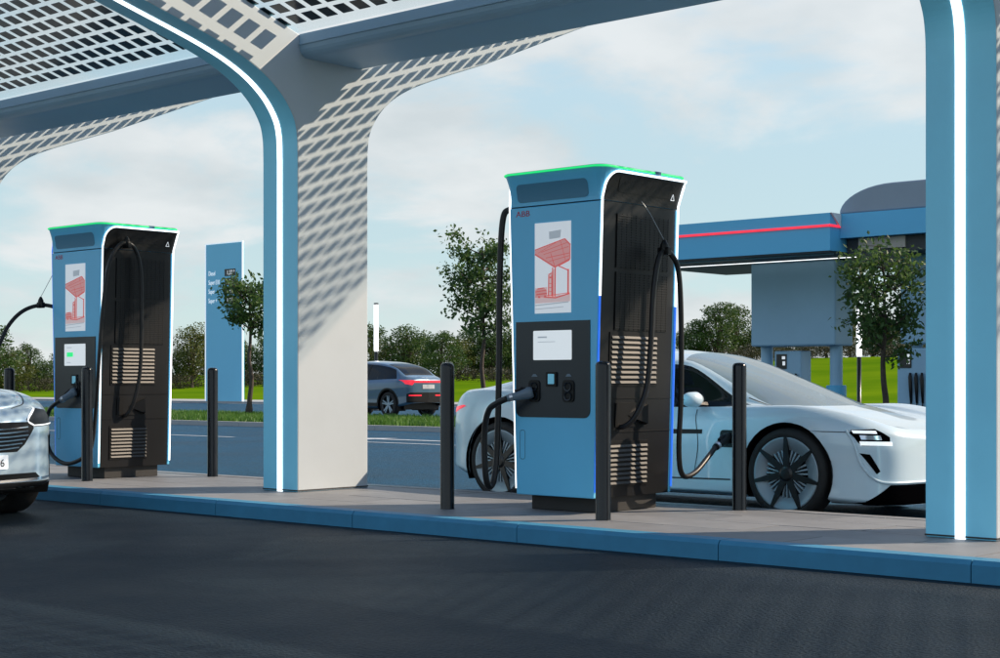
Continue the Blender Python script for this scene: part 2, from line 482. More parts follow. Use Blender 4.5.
# ------------------------------------------------------------------ charging island
ISL_Y0, ISL_Y1, ISL_Z = 8.07, 10.36, 0.12
ib = MB(); ib.box((-30, ISL_Y0 + 0.02, -0.05), (6, ISL_Y1 - 0.02, 0.095))
island = tag(ib.build('charging_island', 'joint'), kind='structure')
KP = 1.63
kerb_me = None
for side in (0, 1):
    for i in range(22):
        x0 = -29.83 + i * KP
        if kerb_me is None:
            kb = MB()
            kb.prism([(0, -0.04), (0, ISL_Z - 0.022), (0.022, ISL_Z + 0.004), (0.165, ISL_Z + 0.004), (0.165, -0.04)], 'x', 0, KP - 0.007)
            o = kb.build('kerb_stone', 'kerb_stone', island, (x0, ISL_Y0, 0)); kerb_me = o.data
        else:
            o = bpy.data.objects.new('kerb_stone', kerb_me); COL.objects.link(o); o.parent = island
            o.location = (x0, ISL_Y0, 0)
            if side:
                if 'bk' not in globals(): bk = kerb_me.copy(); bk.materials.clear(); bk.materials.append(MATS['paving'])
                o.data = bk
                o.location = (x0 + KP - 0.007, ISL_Y1, 0); o.rotation_euler = (0, 0, math.pi)
# paving slabs
ny = 4; py0 = ISL_Y0 + 0.17; pw = (ISL_Y1 - 0.17 - py0) / ny; px = 1.22
pm = {}
random.seed(3)
for j in range(ny):
    for i in range(27):
        k = random.choice((0, 1))
        x0 = -27 + i * px + (0.61 if j % 2 else 0)
        if k not in pm:
            mb = MB(); mb.box((0.004, 0.004, 0.0), (px - 0.004, pw - 0.004, 0.05))
            o = mb.build('paving_slab', ('paving', 'paving_b')[k], island); pm[k] = o.data
        else:
            o = bpy.data.objects.new('paving_slab', pm[k]); COL.objects.link(o); o.parent = island
        o.location = (x0, py0 + j * pw, ISL_Z - 0.05 + random.uniform(-0.0012, 0.0012))

# ------------------------------------------------------------------ canopy
CY0, CY1 = 9.15, 10.0                 # column front and back
CYM = (CY0 + CY1) / 2
ROOF_Z0, ROOF_M = 4.16, 0.325
TIP = 4.7                             # wing reach from the centre line
canopy = tag(empty('charging_canopy', (-10.73, CYM, ISL_Z)),
             'large forked canopy with white light strips and a glass solar roof over the chargers', 'canopy')
def cl(x, y, z): return (x + 10.73, y - CYM, z - ISL_Z)     # world -> canopy local
def roof_z(y): return ROOF_Z0 + ROOF_M * max(0.0, abs(y - CYM) - 0.40)
arc = smooth_path([(0, 0.425, 3.05), (0, 0.435, 3.27), (0, 0.485, 3.43), (0, 0.63, 3.62), (0, 0.88, 3.80), (0, 1.28, 3.975), (0, 2.08, 4.265)], 5)
arc = [(p.y, p.z) for p in arc]
low = [(0.425, ISL_Z)] + arc + [(TIP - 0.15, 4.265 + (TIP - 0.15 - 2.08) * 0.405)]
top_tip = (TIP - 0.15, ROOF_Z0 + ROOF_M * (TIP - 0.55) - 0.012)
half = low + [top_tip, (0.40, ROOF_Z0 - 0.012)]
arc_f = smooth_path([(0, 0.425, 3.05), (0, 0.435, 3.27), (0, 0.485, 3.43), (0, 0.63, 3.61), (0, 0.88, 3.78), (0, 1.28, 3.94), (0, 2.08, 4.16)], 5)
low_f = [(0.425, ISL_Z)] + [(p.y, p.z) for p in arc_f] + [(TIP - 0.15, 4.16 + (TIP - 0.15 - 2.08) * 0.29)]
half_f = low_f + [top_tip, (0.40, ROOF_Z0 - 0.012)]
RIBW = 0.47
rib_me = led_me = None
for rx in (-23.3, -16.9, -10.5, -4.09, 2.26):
    if rib_me is None:
        mb = MB()
        prof = [(-a, b) for a, b in half_f] + [(a, b) for a, b in half[::-1]]
        # drop the doubled roof centre
        prof = [(p[0], p[1] - ISL_Z) for p in prof]
        mb.prism(prof, 'x', -RIBW, 0.0, 0, 1)
        rib = mb.build('column_rib', ['rib_side', 'rib_front'], canopy, cl(rx, CYM, ISL_Z), bevel=0.012)
        rib_me = rib.data
        # recessed-looking light line on both sides of the column
        lb = MB()
        W0, W1 = -RIBW/2 - 0.032, -RIBW/2 + 0.032
        for sgn in (-1, 1):
            pts = low_f if sgn < 0 else low
            for q in range(len(pts) - 1):
                (a0, b0), (a1, b1) = pts[q], pts[q+1]
                def off(i):
                    i0 = max(i-1, 0); i1 = min(i+1, len(pts)-1)
                    t = Vector((pts[i1][0]-pts[i0][0], pts[i1][1]-pts[i0][1])).normalized()
                    return Vector((t.y, -t.x))      # outward, down
                n0, n1 = off(q), off(q+1)
                e = 0.006
                # outward is towards larger |y| at the column and downward on the wing
                A = (a0 + n0.x * e, b0 + n0.y * e - ISL_Z); B = (a1 + n1.x * e, b1 + n1.y * e - ISL_Z)
                C = (a0 - n0.x * 0.01, b0 - n0.y * 0.01 - ISL_Z); D = (a1 - n1.x * 0.01, b1 - n1.y * 0.01 - ISL_Z)
                lb.hexa([(W0, sgn*A[0], A[1]), (W1, sgn*A[0], A[1]), (W1, sgn*C[0], C[1]), (W0, sgn*C[0], C[1])],
                        [(W0, sgn*B[0], B[1]), (W1, sgn*B[0], B[1]), (W1, sgn*D[0], D[1]), (W0, sgn*D[0], D[1])])
        led = lb.build('light_strip', 'led_white', rib); led_me = led.data
        jb = MB(); e_ = 0.0022
        jb.box((-RIBW - e_, -0.425 - e_, 0.010), (e_, 0.425 + e_, 0.020))
        joint_me = jb.build('panel_joint', 'seam', rib).data
    else:
        rib = bpy.data.objects.new('column_rib', rib_me); COL.objects.link(rib); rib.parent = canopy; rib.location = cl(rx, CYM, ISL_Z)
        md = rib.modifiers.new('bevel', 'BEVEL'); md.width = 0.012; md.segments = 2; md.limit_method = 'ANGLE'; md.angle_limit = R(35)
        led = bpy.data.objects.new('light_strip', led_me); COL.objects.link(led); led.parent = rib
        jo = bpy.data.objects.new('panel_joint', joint_me); COL.objects.link(jo); jo.parent = rib
# ridge beams between the ribs
ribx = [-23.3, -16.9, -10.5, -4.09, 2.26]
for a, b in zip(ribx[:-1], ribx[1:]):
    mb = MB()
    sec = rrect(-0.405, 0.405, 3.945 - ISL_Z, 4.145 - ISL_Z, 0.09, 5, (1, 1, 0, 0))
    mb.prism(sec, 'x', a + 10.73 + 0.002, b - RIBW + 10.73 - 0.002)
    mb.build('ridge_beam', 'beam_paint', canopy, bevel=0.0)
    # slim shadow-gap flange along the beam
    fl = MB()
    for sgn in (-1, 1):
        fl.box((a + 10.74, sgn*0.41 - 0.008, 4.05 - ISL_Z), (b - RIBW + 10.72, sgn*0.41 + 0.008, 4.062 - ISL_Z))
    fl.build('beam_flange', 'beam_paint', canopy)
# glass panes with the solar cells in them
P = 0.2; PYS = 0.19; CX, CYs = 0.130, 0.130
cosm = 1 / math.sqrt(1 + ROOF_M**2); ang = math.atan(ROOF_M)
slope_len = (TIP - 0.40) / cosm
cam_f = Vector((-0.664, 0.748, 0)); cam_r = Vector((0.748, 0.664, 0))
def to_px(x, y, z):
    d = cam_f.x * x + cam_f.y * y; l = cam_r.x * x + cam_r.y * y
    if d < 0.3: return None
    return 500 + l / d * 1574, 382 - (z - 1.09) / d * 1574, d
cells = []
pane_objs = []
for a, b in zip(ribx[:-1], ribx[1:]):
    for sgn in (-1, 1):
        mb = MB()
        th = 0.02
        x0, x1 = a - RIBW/2 + 0.004 + 10.73, b - RIBW/2 - 0.004 + 10.73
        y0, z0 = sgn * 0.40, ROOF_Z0 - ISL_Z + 0.004
        y1, z1 = sgn * TIP, ROOF_Z0 + ROOF_M * (TIP - 0.40) - ISL_Z + 0.004
        mb.hexa([(x0,y0,z0),(x1,y0,z0),(x1,y1,z1),(x0,y1,z1)], [(x0,y0,z0+th),(x1,y0,z0+th),(x1,y1,z1+th),(x0,y1,z1+th)])
        pane = mb.build('glass_roof_pane', 'roof_glass', canopy)
        pane_objs.append(pane)
        nxx = int((x1 - x0 - 0.1) / P); nyy = int((slope_len - 0.22) / PYS)
        sx = (x1 - x0 - (nxx - 1) * P) / 2
        for i in range(nxx):
            for j in range(nyy):
                lx = x0 + sx + i * P
                ss = 0.20 + j * PYS
                ly = sgn * (0.40 + ss * cosm); lz = ROOF_Z0 - ISL_Z + 0.002 + ss * cosm * ROOF_M
                q = to_px(lx - 10.73, ly + CYM, lz + ISL_Z)
                size = 0
                if q and -5 < q[0] < 1005 and -5 < q[1] < 200 and sgn < 0: size = 1 / q[2]
                cells.append((size, pane, sgn, lx, ly, lz))
cells.sort(key=lambda c: -c[0])
cell_me = {}
for sgn in (-1, 1):
    mb = MB(); mb.box((-CX/2, -CYs/2, -0.004), (CX/2, CYs/2, 0.0008))
    cell_me[sgn] = mb.mesh('solar_cell'); cell_me[sgn].materials.append(MATS['solar_cell'])
for (size, pane, sgn, lx, ly, lz) in cells[:300]:
    o = bpy.data.objects.new('solar_cell', cell_me[sgn]); COL.objects.link(o); o.parent = pane
    o.location = (lx, ly, lz); o.rotation_euler = (sgn * ang, 0, 0)
rest = {}
for c in cells[300:]: rest.setdefault(c[1], []).append(c)
for pane, cs in rest.items():
    mb = MB()
    for (_, _, sgn, lx, ly, lz) in cs:
        hy, hz = CYs/2 * cosm, CYs/2 * cosm * ROOF_M * sgn
        lo4 = [(lx-CX/2, ly-hy, lz-hz-.004), (lx+CX/2, ly-hy, lz-hz-.004), (lx+CX/2, ly+hy, lz+hz-.004), (lx-CX/2, ly+hy, lz+hz-.004)]
        hi4 = [(p[0], p[1], p[2] + .0048) for p in lo4]
        mb.hexa(lo4, hi4)
    me = bpy.data.meshes.new('solar_cells'); me.from_pydata(mb.v, [], mb.f)
    o = link_mesh('solar_cells', me, 'solar_cell', pane); o['kind'] = 'stuff'

# ------------------------------------------------------------------ bollards
bl_me = None
for (x, y, lab) in [(-13.27, 8.85, 'black steel bollard just in front of the left charging station'),
                    (-12.93, 10.12, 'black steel bollard between the left charging station and the canopy column'),
                    (-8.28, 8.72, 'black steel bollard between the canopy column and the near charging station'),
                    (-6.80, 8.75, 'black steel bollard just in front of the near charging station corner'),
                    (-6.56, 10.12, 'black steel bollard in front of the white sports car door'),
                    (-14.68, 8.85, 'black steel bollard rising behind the silver car bonnet at the left edge')]:
    if bl_me is None:
        mb = MB(); r = 0.054
        mb.lathe([(r + .002, 0), (r, 0.006), (r, 1.085), (r - .003, 1.098), (r - .012, 1.110), (r - .028, 1.116), (0.0005, 1.118)], 28)
        o = mb.build('bollard', 'bollard', smooth=True); bl_me = o.data
    else:
        o = bpy.data.objects.new('bollard', bl_me); COL.objects.link(o)
    o.location = (x, y, ISL_Z)
    tag(o, lab, 'bollard', 'bollards on the charging island')
# ------------------------------------------------------------------ surface patches
def fill_poly(poly, maxlen=0.05):
    bm = bmesh.new()
    vs = [bm.verts.new((p[0], p[1], 0)) for p in poly]
    f = bm.faces.new(vs)
    bmesh.ops.triangulate(bm, faces=[f])
    for _ in range(7):
        es = [e for e in bm.edges if e.calc_length() > maxlen]
        if not es: break
        bmesh.ops.subdivide_edges(bm, edges=es, cuts=1)
        bmesh.ops.triangulate(bm, faces=[f for f in bm.faces if len(f.verts) > 3])
    bm.verts.index_update()
    V = [(v.co.x, v.co.y) for v in bm.verts]; F = [tuple(v.index for v in f.verts) for f in bm.faces]
    bm.free()
    return V, F
def patch(name, poly, fn, mat, parent, maxlen=0.05, smooth=False):
    V, F = fill_poly(poly, maxlen)
    me = bpy.data.meshes.new(name); me.from_pydata([fn(a, b) for a, b in V], [], F)
    return link_mesh(name, me, mat, parent, smooth=smooth)

# ------------------------------------------------------------------ charging stations
Z_BOT, Z_NECK, Z_TOP = 0.115, 2.30, 2.545
HD = 0.485
def hw(z):
    if z <= Z_NECK: return 0.372 + (0.440 - 0.372) * (z - Z_BOT) / (Z_NECK - Z_BOT)
    t = (z - Z_NECK) / (Z_TOP - Z_NECK); return 0.440 + 0.058 * t ** 1.8
def hd(z):
    if z <= Z_NECK: return HD
    t = (z - Z_NECK) / (Z_TOP - Z_NECK); return HD + 0.055 * t ** 1.8

def wall_prism(name, poly, y, th, mat, parent, bevel=0.0):
    """flat plate on the front face: poly in x,z; outer face at y, thickness th going back"""
    mb = MB(); mb.prism(poly, 'y', y, y + th); return mb.build(name, mat, parent, bevel=bevel)
def side_plate(name, y0, y1, z0, z1, proud, mat, parent, th=0.006, sgn=1):
    """thin plate on the +x (or -x) face following its slope"""
    mb = MB()
    def q(y, z, e): return (sgn * (hw(z) + e), y, z)
    lo = [q(y0, z0, proud - th), q(y1, z0, proud - th), q(y1, z1, proud - th), q(y0, z1, proud - th)]
    hi = [q(y0, z0, proud), q(y1, z0, proud), q(y1, z1, proud), q(y0, z1, proud)]
    mb.hexa(lo, hi); return mb.build(name, mat, parent)

def charging_station(ox, oy, label, leds, green_screen, plug_x, logo_loc=-0.375):
    t = tag(empty('charging_station', (ox, oy, ISL_Z)), label, 'charger', 'charging stations')
    mb = MB(); mb.box((-0.325, -0.36, 0), (0.325, 0.36, 0.125)); mb.build('plinth', 'plinth', t, bevel=0.006)
    # dark cabinet
    mb = MB(); zb, zt = Z_BOT, Z_NECK
    mb.hexa([(-hw(zb)+.004,-HD+.02,zb),(hw(zb)-.004,-HD+.02,zb),(hw(zb)-.004,HD-.02,zb),(-hw(zb)+.004,HD-.02,zb)],
            [(-hw(zt)+.004,-HD+.02,zt),(hw(zt)-.004,-HD+.02,zt),(hw(zt)-.004,HD-.02,zt),(-hw(zt)+.004,HD-.02,zt)])
    cab = mb.build('cabinet', 'charger_dark', t)
    for sg, nm in ((-1, 'front_panel'), (1, 'rear_panel')):
        mb = MB(); ya, yb = sg * HD, sg * (HD - 0.035)
        z0 = Z_BOT + 0.0; z1 = Z_NECK - 0.006
        mb.hexa([(-hw(z0),ya,z0),(hw(z0),ya,z0),(hw(z0),yb,z0),(-hw(z0),yb,z0)], [(-hw(z1),ya,z1),(hw(z1),ya,z1),(hw(z1),yb,z1),(-hw(z1),yb,z1)])
        fp_ = mb.build(nm, 'charger_panel', t, bevel=0.008)
    # header with concave flare
    mb = MB(); zs = [Z_NECK + 0.002] + [Z_NECK + (Z_TOP - Z_NECK) * k / 8 for k in range(1, 9)] + [Z_TOP + 0.004]
    rings = []
    for z in zs:
        w, d = hw(min(z, Z_TOP)), hd(min(z, Z_TOP)); rc = 0.02 + 0.09 * max(0, (min(z, Z_TOP) - Z_NECK) / (Z_TOP - Z_NECK))
        sec = rrect(-w, w, -d, d, rc, 4); rings.append([(a, b, z) for a, b in sec])
    n = len(rings[0]); vs = [v for r_ in rings for v in r_]; fs = []
    for i in range(len(rings) - 1):
        for k in range(n): fs.append((i*n+k, i*n+(k+1)%n, (i+1)*n+(k+1)%n, (i+1)*n+k))
    fs.append(tuple(range(n))[::-1]); fs.append(tuple((len(rings)-1)*n+k for k in range(n)))
    mb.add(vs, fs); head = mb.build('header', 'charger_panel', t)
    # vent in the header front
    vp = rrect(-0.355, 0.335, Z_NECK + 0.03, Z_NECK + 0.165, 0.035, 4)
    vent = patch('header_vent', vp, lambda a, b: (a, -hd(b) - 0.003, b), 'charger_vent', head, 0.06)
    # dark cove on the two sides, and the lit outline
    for sg in (-1, 1):
        y0, y1, z0, z1 = -0.452, 0.475, Z_NECK + 0.0025, Z_TOP - 0.035
        rc = 0.13; poly = [(y0, z0), (y1, z0), (y1 + 0.03, z1)]
        for k in range(7):
            a = R(90 + 90 * k / 6); poly.append((y0 + rc + rc * math.cos(a), z1 - rc + rc * math.sin(a)))
        patch('cove', poly, lambda a, b, sg=sg: (sg * (hw(b) + 0.003), a, b), 'charger_black', head, 0.06)
        # glossy inner ledge in the cove
        patch('cove_ledge', rrect(y0 + 0.16, y1 - 0.08, z0 + 0.07, z1 - 0.03, 0.02, 3), lambda a, b, sg=sg: (sg * (hw(b) + 0.006), a, b), 'charger_dark', head, 0.06)
        # warning triangle
        mb = MB(); yc, zc = 0.39, Z_NECK + 0.065
        for (p, q) in (((-.022, 0), (.022, 0)), ((.022, 0), (0, .045)), ((0, .045), (-.022, 0))):
            mb.tube([(sg * (hw(zc + p[1]) + .010), yc + p[0], zc + p[1]), (sg * (hw(zc + q[1]) + .010), yc + q[0], zc + q[1])], 0.003, 4)
        mb.build('warning_symbol', 'sign_white', head)
        path = [(-HD + 0.012, z) for z in np.linspace(0.16, Z_NECK + 0.02, 16)]
        arcp = [(y0 + rc + (rc + .008) * math.cos(R(180 - 90 * k / 8)), z1 - rc + (rc + .008) * math.sin(R(180 - 90 * k / 8))) for k in range(9)]
        back = [(y1 + 0.045, z1 + .008)] + [(hd(z) - 0.008, z) for z in np.linspace(z1 - 0.03, 0.16, 16)]
        full = path + arcp + back
        colr = leds[sg]           # (upper material, lower material)
        up = []; segs = {'f': [], 'u': [], 'b': []}
        for i, (a, b) in enumerate(full):
            pt = (sg * (hw(b) + 0.008), a, b)
            if b > 1.55: segs['u'].append(pt)
            elif i < len(path): segs['f'].append(pt)
            else: segs['b'].append(pt)
        segs['f'].append(segs['u'][0]); segs['b'].insert(0, segs['u'][-1])
        for key, mname in (('u', colr[0]), ('f', colr[1]), ('b', colr[1])):
            mb = MB(); mb.tube(segs[key], 0.0080 if mname == 'led_white' else 0.0062, 6); mb.build('edge_light', mname, t)
    # green ring on the top edge
    w, d, z = hw(Z_TOP), hd(Z_TOP), Z_TOP
    ring = rrect(-w - .002, w + .002, -d - .002, d + .002, 0.112, 6)
    ring = [(p[0], p[1], z - .001) for p in ring]; ring = ring + ring[:1]
    gaps = MB(); mb = MB(); run = []
    for p in ring:
        run.append(p)
    mb.tube(run, 0.0085, 6); mb.build('top_light', 'led_green', t, smooth=True)
    for sg in (-1, 1):
        mb = MB(); xa, xb = sorted((sg * (w - .004), sg * (w + .0125)))
        mb.box((xa, .10, z - .014), (xb, .17, z + .011)); mb.build('light_break', 'charger_vent', t)
    mb = MB(); sec = rrect(-w + .006, w - .006, -d + .006, d - .006, 0.10, 5); mb.prism(sec, 'z', z + .0045, z + .011); mb.build('top_cap', 'charger_vent', t)
    # logo
    text_mesh('logo', 'ABB', 0.062, 'logo_red', t, (logo_loc, -HD - 0.001, Z_NECK - 0.075), (R(90), 0, 0), 0.001, squash=1.25)
    # poster screen
    F = -HD
    PX0, PX1, PZ0, PZ1 = -0.185, 0.165, 1.485, 2.165
    post = wall_prism('poster_screen', [(PX0, PZ0), (PX1, PZ0), (PX1, PZ1), (PX0, PZ1)], F - 0.004, 0.006, 'poster_paper', t)
    def U(x, y): return (PX0 + (x - 40) / 222 * (PX1 - PX0), PZ1 - (y - 45) / 570 * (PZ1 - PZ0))
    lay = [0]
    def ink(name, polys, mat):
        lay[0] += 1; mb = MB(); e = F - 0.004 - 0.0007 * lay[0]
        for pl in polys:
            pts = [U(*p) for p in pl]; mb.add([(a, e, b) for a, b in pts], [tuple(range(len(pts)))])
        mb.build(name, mat, post)
    def ln(x0, y0, x1, y1, w):
        dx, dy = x1 - x0, y1 - y0; L_ = math.hypot(dx, dy); nx_, ny_ = -dy / L_ * w / 2, dx / L_ * w / 2
        return [(x0 + nx_, y0 + ny_), (x1 + nx_, y1 + ny_), (x1 - nx_, y1 - ny_), (x0 - nx_, y0 - ny_)]
    ink('print', [[(126, 372), (168, 332), (168, 515), (120, 515)], [(42, 520), (95, 512), (258, 497), (258, 545), (42, 552)], [(42, 455), (118, 450), (118, 515), (42, 518)]], 'print_pale')
    ink('print', [[(42, 215), (225, 155), (260, 200), (260, 280), (165, 330), (42, 240)]], 'print_pink')
    lines = [ln(42, 213, 225, 155, 6), ln(225, 155, 260, 195, 8), ln(42, 240, 165, 328, 9), ln(165, 328, 258, 282, 9),
             ln(258, 195, 258, 282, 5), ln(110, 268, 258, 245, 5), ln(80, 230, 240, 180, 4), ln(95, 245, 250, 205, 4), ln(130, 290, 255, 262, 4), ln(140, 240, 165, 325, 4), ln(60, 235, 180, 170, 3), ln(200, 165, 230, 290, 3),
             ln(152, 330, 152, 512, 7), ln(168, 330, 166, 512, 7), ln(188, 322, 247, 352, 7), ln(247, 345, 246, 500, 10), ln(193, 320, 255, 290, 5),
             ln(128, 375, 126, 508, 6), ln(146, 375, 146, 508, 5), ln(126, 372, 148, 366, 6), ln(132, 392, 143, 391, 10), ln(130, 430, 146, 430, 4), ln(130, 455, 146, 455, 4), ln(130, 480, 146, 480, 4),
             ln(95, 512, 170, 520, 8), ln(170, 520, 255, 497, 8), ln(110, 505, 255, 492, 4)]
    ink('print', lines, 'print_red')
    ink('print', [[(44, 470), (60, 455), (100, 452), (116, 470), (118, 505), (98, 515), (60, 512), (44, 516)]], 'print_pink')
    ink('print', [ln(46, 478, 112, 470, 6), ln(52, 495, 116, 490, 9), ln(62, 510, 76, 512, 12), ln(100, 508, 112, 508, 12), ln(60, 460, 96, 455, 6)], 'print_red')
    ink('print', [[(130, 104), (206, 96), (200, 146), (132, 152)], [(45, 560), (250, 545), (250, 552), (45, 567)], [(45, 585), (220, 575), (220, 580), (45, 590)]], 'print_grey')
    # console
    cp = [(-0.385, 1.425), (-0.372, 0.78)]
    cons = wall_prism('console', [(p[0], p[1]) for p in (rrect(-0.372, 0.345, 0.705, 1.425, 0.055, 5, (1, 1, 0, 0)))], F - 0.006, 0.008, 'console', t)
    scr = wall_prism('display', rrect(-0.195, 0.175, 1.135, 1.355, 0.008, 3), F - 0.010, 0.006, 'screen', cons)
    e = F - 0.011
    mb = MB()
    if green_screen:
        mb.add([(-0.15, e, 1.225), (-0.04, e, 1.225), (-0.04, e, 1.270), (-0.15, e, 1.270)], [(0,1,2,3)])
        mb.build('display_button', 'led_green', scr)
        mb = MB(); mb.add([(-0.15, e, 1.315), (-0.06, e, 1.315), (-0.06, e, 1.322), (-0.15, e, 1.322)], [(0,1,2,3)])
        mb.add([(-0.15, e, 1.165), (-0.08, e, 1.165), (-0.08, e, 1.171), (-0.15, e, 1.171)], [(0,1,2,3)]); mb.build('display_line', 'print_grey', scr)
    else:
        for (a, b, c, d_) in ((-0.15, -0.06, 1.300, 1.312), (-0.15, 0.02, 1.268, 1.273)): mb.add([(a, e, c), (b, e, c), (b, e, d_), (a, e, d_)], [(0,1,2,3)])
        mb.build('display_line', 'print_grey', scr)
    rd_ = wall_prism('card_reader', rrect(-0.065, 0.035, 0.935, 1.045, 0.008, 3), F - 0.018, 0.014, 'charger_black', cons)
    wall_prism('reader_screen', rrect(-0.045, 0.015, 0.955, 1.03, 0.004, 3), F - 0.0195, 0.004, 'reader_glass', rd_)
    # sockets
    for sxx in (plug_x, 0.145):
        sk = wall_prism('socket', rrect(sxx - 0.055, sxx + 0.055, 0.82, 0.985, 0.03, 4), F - 0.014, 0.010, 'charger_black', cons)
        mb = MB()
        for zc in (0.935, 0.865): mb.lathe([(0.024, 0), (0.028, -0.008), (0.034, -0.010), (0.034, 0)], 14, (sxx, F - 0.014, zc), 'y')
        mb.build('socket_ring', 'console', sk)
        mb = MB(); mb.add([(sxx - .03, F - .0075, 1.01), (sxx + .03, F - .0075, 1.01), (sxx + .012, F - .0075, 1.03), (sxx - .012, F - .0075, 1.03)], [(0,1,2,3)]); mb.build('socket_mark', 'plug_grey', cons)
    # grip outline on lower door
    mb = MB()
    gp = rrect(-0.335, -0.285, 0.385, 0.605, 0.02, 4); gp = gp + gp[:1]
    mb.tube([(a, F - 0.0005, b) for a, b in gp], 0.0028, 4); mb.build('door_grip', 'charger_vent', t)
    # side faces: mesh panels, louvres, cable outlet, seams
    for sg in (1, -1):
        for (za, zb_) in ((1.815, 2.215), (1.355, 1.785)):
            pl = side_plate('mesh_panel', -0.285, 0.365, za, zb_, 0.002, 'charger_black', t, sgn=sg)
            mb = MB(); k = 0; z = za + 0.014
            while z < zb_ - 0.008:
                mb.hexa([(sg*(hw(z)+.002),-.28,z),(sg*(hw(z)+.006),-.28,z),(sg*(hw(z)+.006),.36,z),(sg*(hw(z)+.002),.36,z)],
                        [(sg*(hw(z)+.002),-.28,z+.009),(sg*(hw(z)+.006),-.28,z+.009),(sg*(hw(z)+.006),.36,z+.009),(sg*(hw(z)+.002),.36,z+.009)]); z += 0.0185
            for yy in np.linspace(-0.28, 0.36, 12):
                mb.hexa([(sg*(hw(za)+.002),yy-.002,za),(sg*(hw(za)+.005),yy-.002,za),(sg*(hw(za)+.005),yy+.002,za),(sg*(hw(za)+.002),yy+.002,za)],
                        [(sg*(hw(zb_)+.002),yy-.002,zb_),(sg*(hw(zb_)+.005),yy-.002,zb_),(sg*(hw(zb_)+.005),yy+.002,zb_),(sg*(hw(zb_)+.002),yy+.002,zb_)])
            o = mb.build('grille_bars', 'mesh_bar', pl); o['kind'] = 'stuff'
        for (ya, yb, za, zb_, nsl) in ((-0.315, 0.245, 0.955, 1.325, 10), (-0.315, 0.155, 0.205, 0.515, 9)):
            pl = side_plate('louvre_back', ya - 0.02, yb + 0.02, za - 0.015, zb_ + 0.015, 0.003, 'charger_black', t, sgn=sg)
            stp = (zb_ - za) / nsl
            for k in range(nsl):
                z = za + k * stp; mb = MB()
                mb.hexa([(sg*(hw(z)+.003),ya,z+stp*.06),(sg*(hw(z)+.013),ya,z+stp*.14),(sg*(hw(z)+.013),yb,z+stp*.14),(sg*(hw(z)+.003),yb,z+stp*.02)],
                        [(sg*(hw(z)+.003),ya,z+stp*.62),(sg*(hw(z)+.007),ya,z+stp*.62),(sg*(hw(z)+.007),yb,z+stp*.62),(sg*(hw(z)+.003),yb,z+stp*.62)])
                mb.build('louvre_slat', 'slat', pl)
        for z in (0.845, 0.595):
            side_plate('seam', -0.44, 0.45, z, z + 0.007, 0.0015, 'charger_black', t, sgn=sg)
        op = side_plate('cable_outlet', -0.245, 0.125, 0.635, 0.815, 0.004, 'charger_black', t, sgn=sg)
        mb = MB(); xx = hw(0.72) + 0.004
        mb.hexa([(sg*xx, -0.10, 0.715), (sg*xx, -0.08, 0.715), (sg*(xx+.045), 0.10, 0.655), (sg*xx, 0.115, 0.645)],
                [(sg*xx, -0.10, 0.735), (sg*xx, -0.08, 0.735), (sg*(xx+.045), 0.10, 0.80), (sg*xx, 0.115, 0.805)])
        mb.build('funnel', 'charger_dark', op)
    return t

def cable(t, pts, r=0.021, name='cable', mat='rubber'):
    ox, oy, _ = t.location
    p = [(a - ox, (b - oy) / t.scale.y, c - ISL_Z) for a, b, c in pts]
    mb = MB(); mb.tube(smooth_path(p, 10), r, 10); return mb.build(name, mat, t, smooth=True)
def retractor(t, w):
    ox, oy, _ = t.location
    x, y, z = w[0] - ox, (w[1] - oy) / t.scale.y, w[2] - ISL_Z
    mb = MB(); mb.lathe([(0.001, -0.02), (0.02, -0.02), (0.035, 0.0), (0.03, 0.05), (0.012, 0.085), (0.001, 0.09)], 12, (x, y, z))
    mb.box((x - .05, y - .022, z - .03), (x + .05, y + .022, z + .03))
    return mb.build('cable_hanger', 'charger_black', t, bevel=0.006)
def plug(t, tip, tail, name='plug', grey=True):
    """connector: handle tapering from the head at the tip down to the cable at the tail"""
    ox, oy, _ = t.location
    a = Vector((tip[0]-ox, (tip[1]-oy) / t.scale.y, tip[2]-ISL_Z)); b = Vector((tail[0]-ox, (tail[1]-oy) / t.scale.y, tail[2]-ISL_Z))
    mb = MB(); d = b - a
    mb.tube([a, a + d*.12, a + d*.2, a + d*.45, a + d*.8, b], [.038, .046, .046, .036, .030, .026], 12)
    o = mb.build(name, 'plug_grey' if grey else 'charger_black', t, smooth=True, bevel=0.0)
    mb = MB(); mb.tube([a + d*.78, a + d*.9], [.033, .031], 12); mb.build('collar', 'steel', o)
    mb = MB(); c = a + d*.45; mb.tube([a + d*.3 + Vector((0,0,.035)), c + Vector((0,0,.048)), a + d*.7 + Vector((0,0,.036))], .014, 8); mb.build('trigger', 'charger_black', o)
    return o

st2 = charging_station(-7.5, 9.54, 'near charging station whose side cable is plugged into the white sports car',
                       {1: ('led_white', 'led_blue'), -1: ('led_white', 'led_white')}, False, -0.185)
cable(st2, [(-7.20, 9.37, .77), (-7.08, 9.36, .76), (-7.00, 9.40, .84), (-6.95, 9.47, 1.05), (-6.94, 9.51, 1.40), (-6.94, 9.54, 1.75), (-6.94, 9.60, 2.0), (-6.94, 9.68, 2.075), (-6.93, 9.76, 2.05), (-6.91, 9.82, 1.93),
            (-6.90, 9.84, 1.6), (-6.90, 9.84, 1.0), (-6.92, 9.84, .58), (-6.95, 9.93, .38), (-6.99, 10.15, .385), (-7.03, 10.40, .50), (-7.05, 10.52, .565)])
retractor(st2, (-6.94, 9.68, 2.075))
cable(st2, [(-6.94, 9.68, 2.15), (-6.98, 9.56, 2.34), (-7.02, 9.50, 2.44)], 0.004, 'retractor_wire', 'wire')
plug(st2, (-7.08, 10.765, .645), (-7.05, 10.52, .565), grey=False)
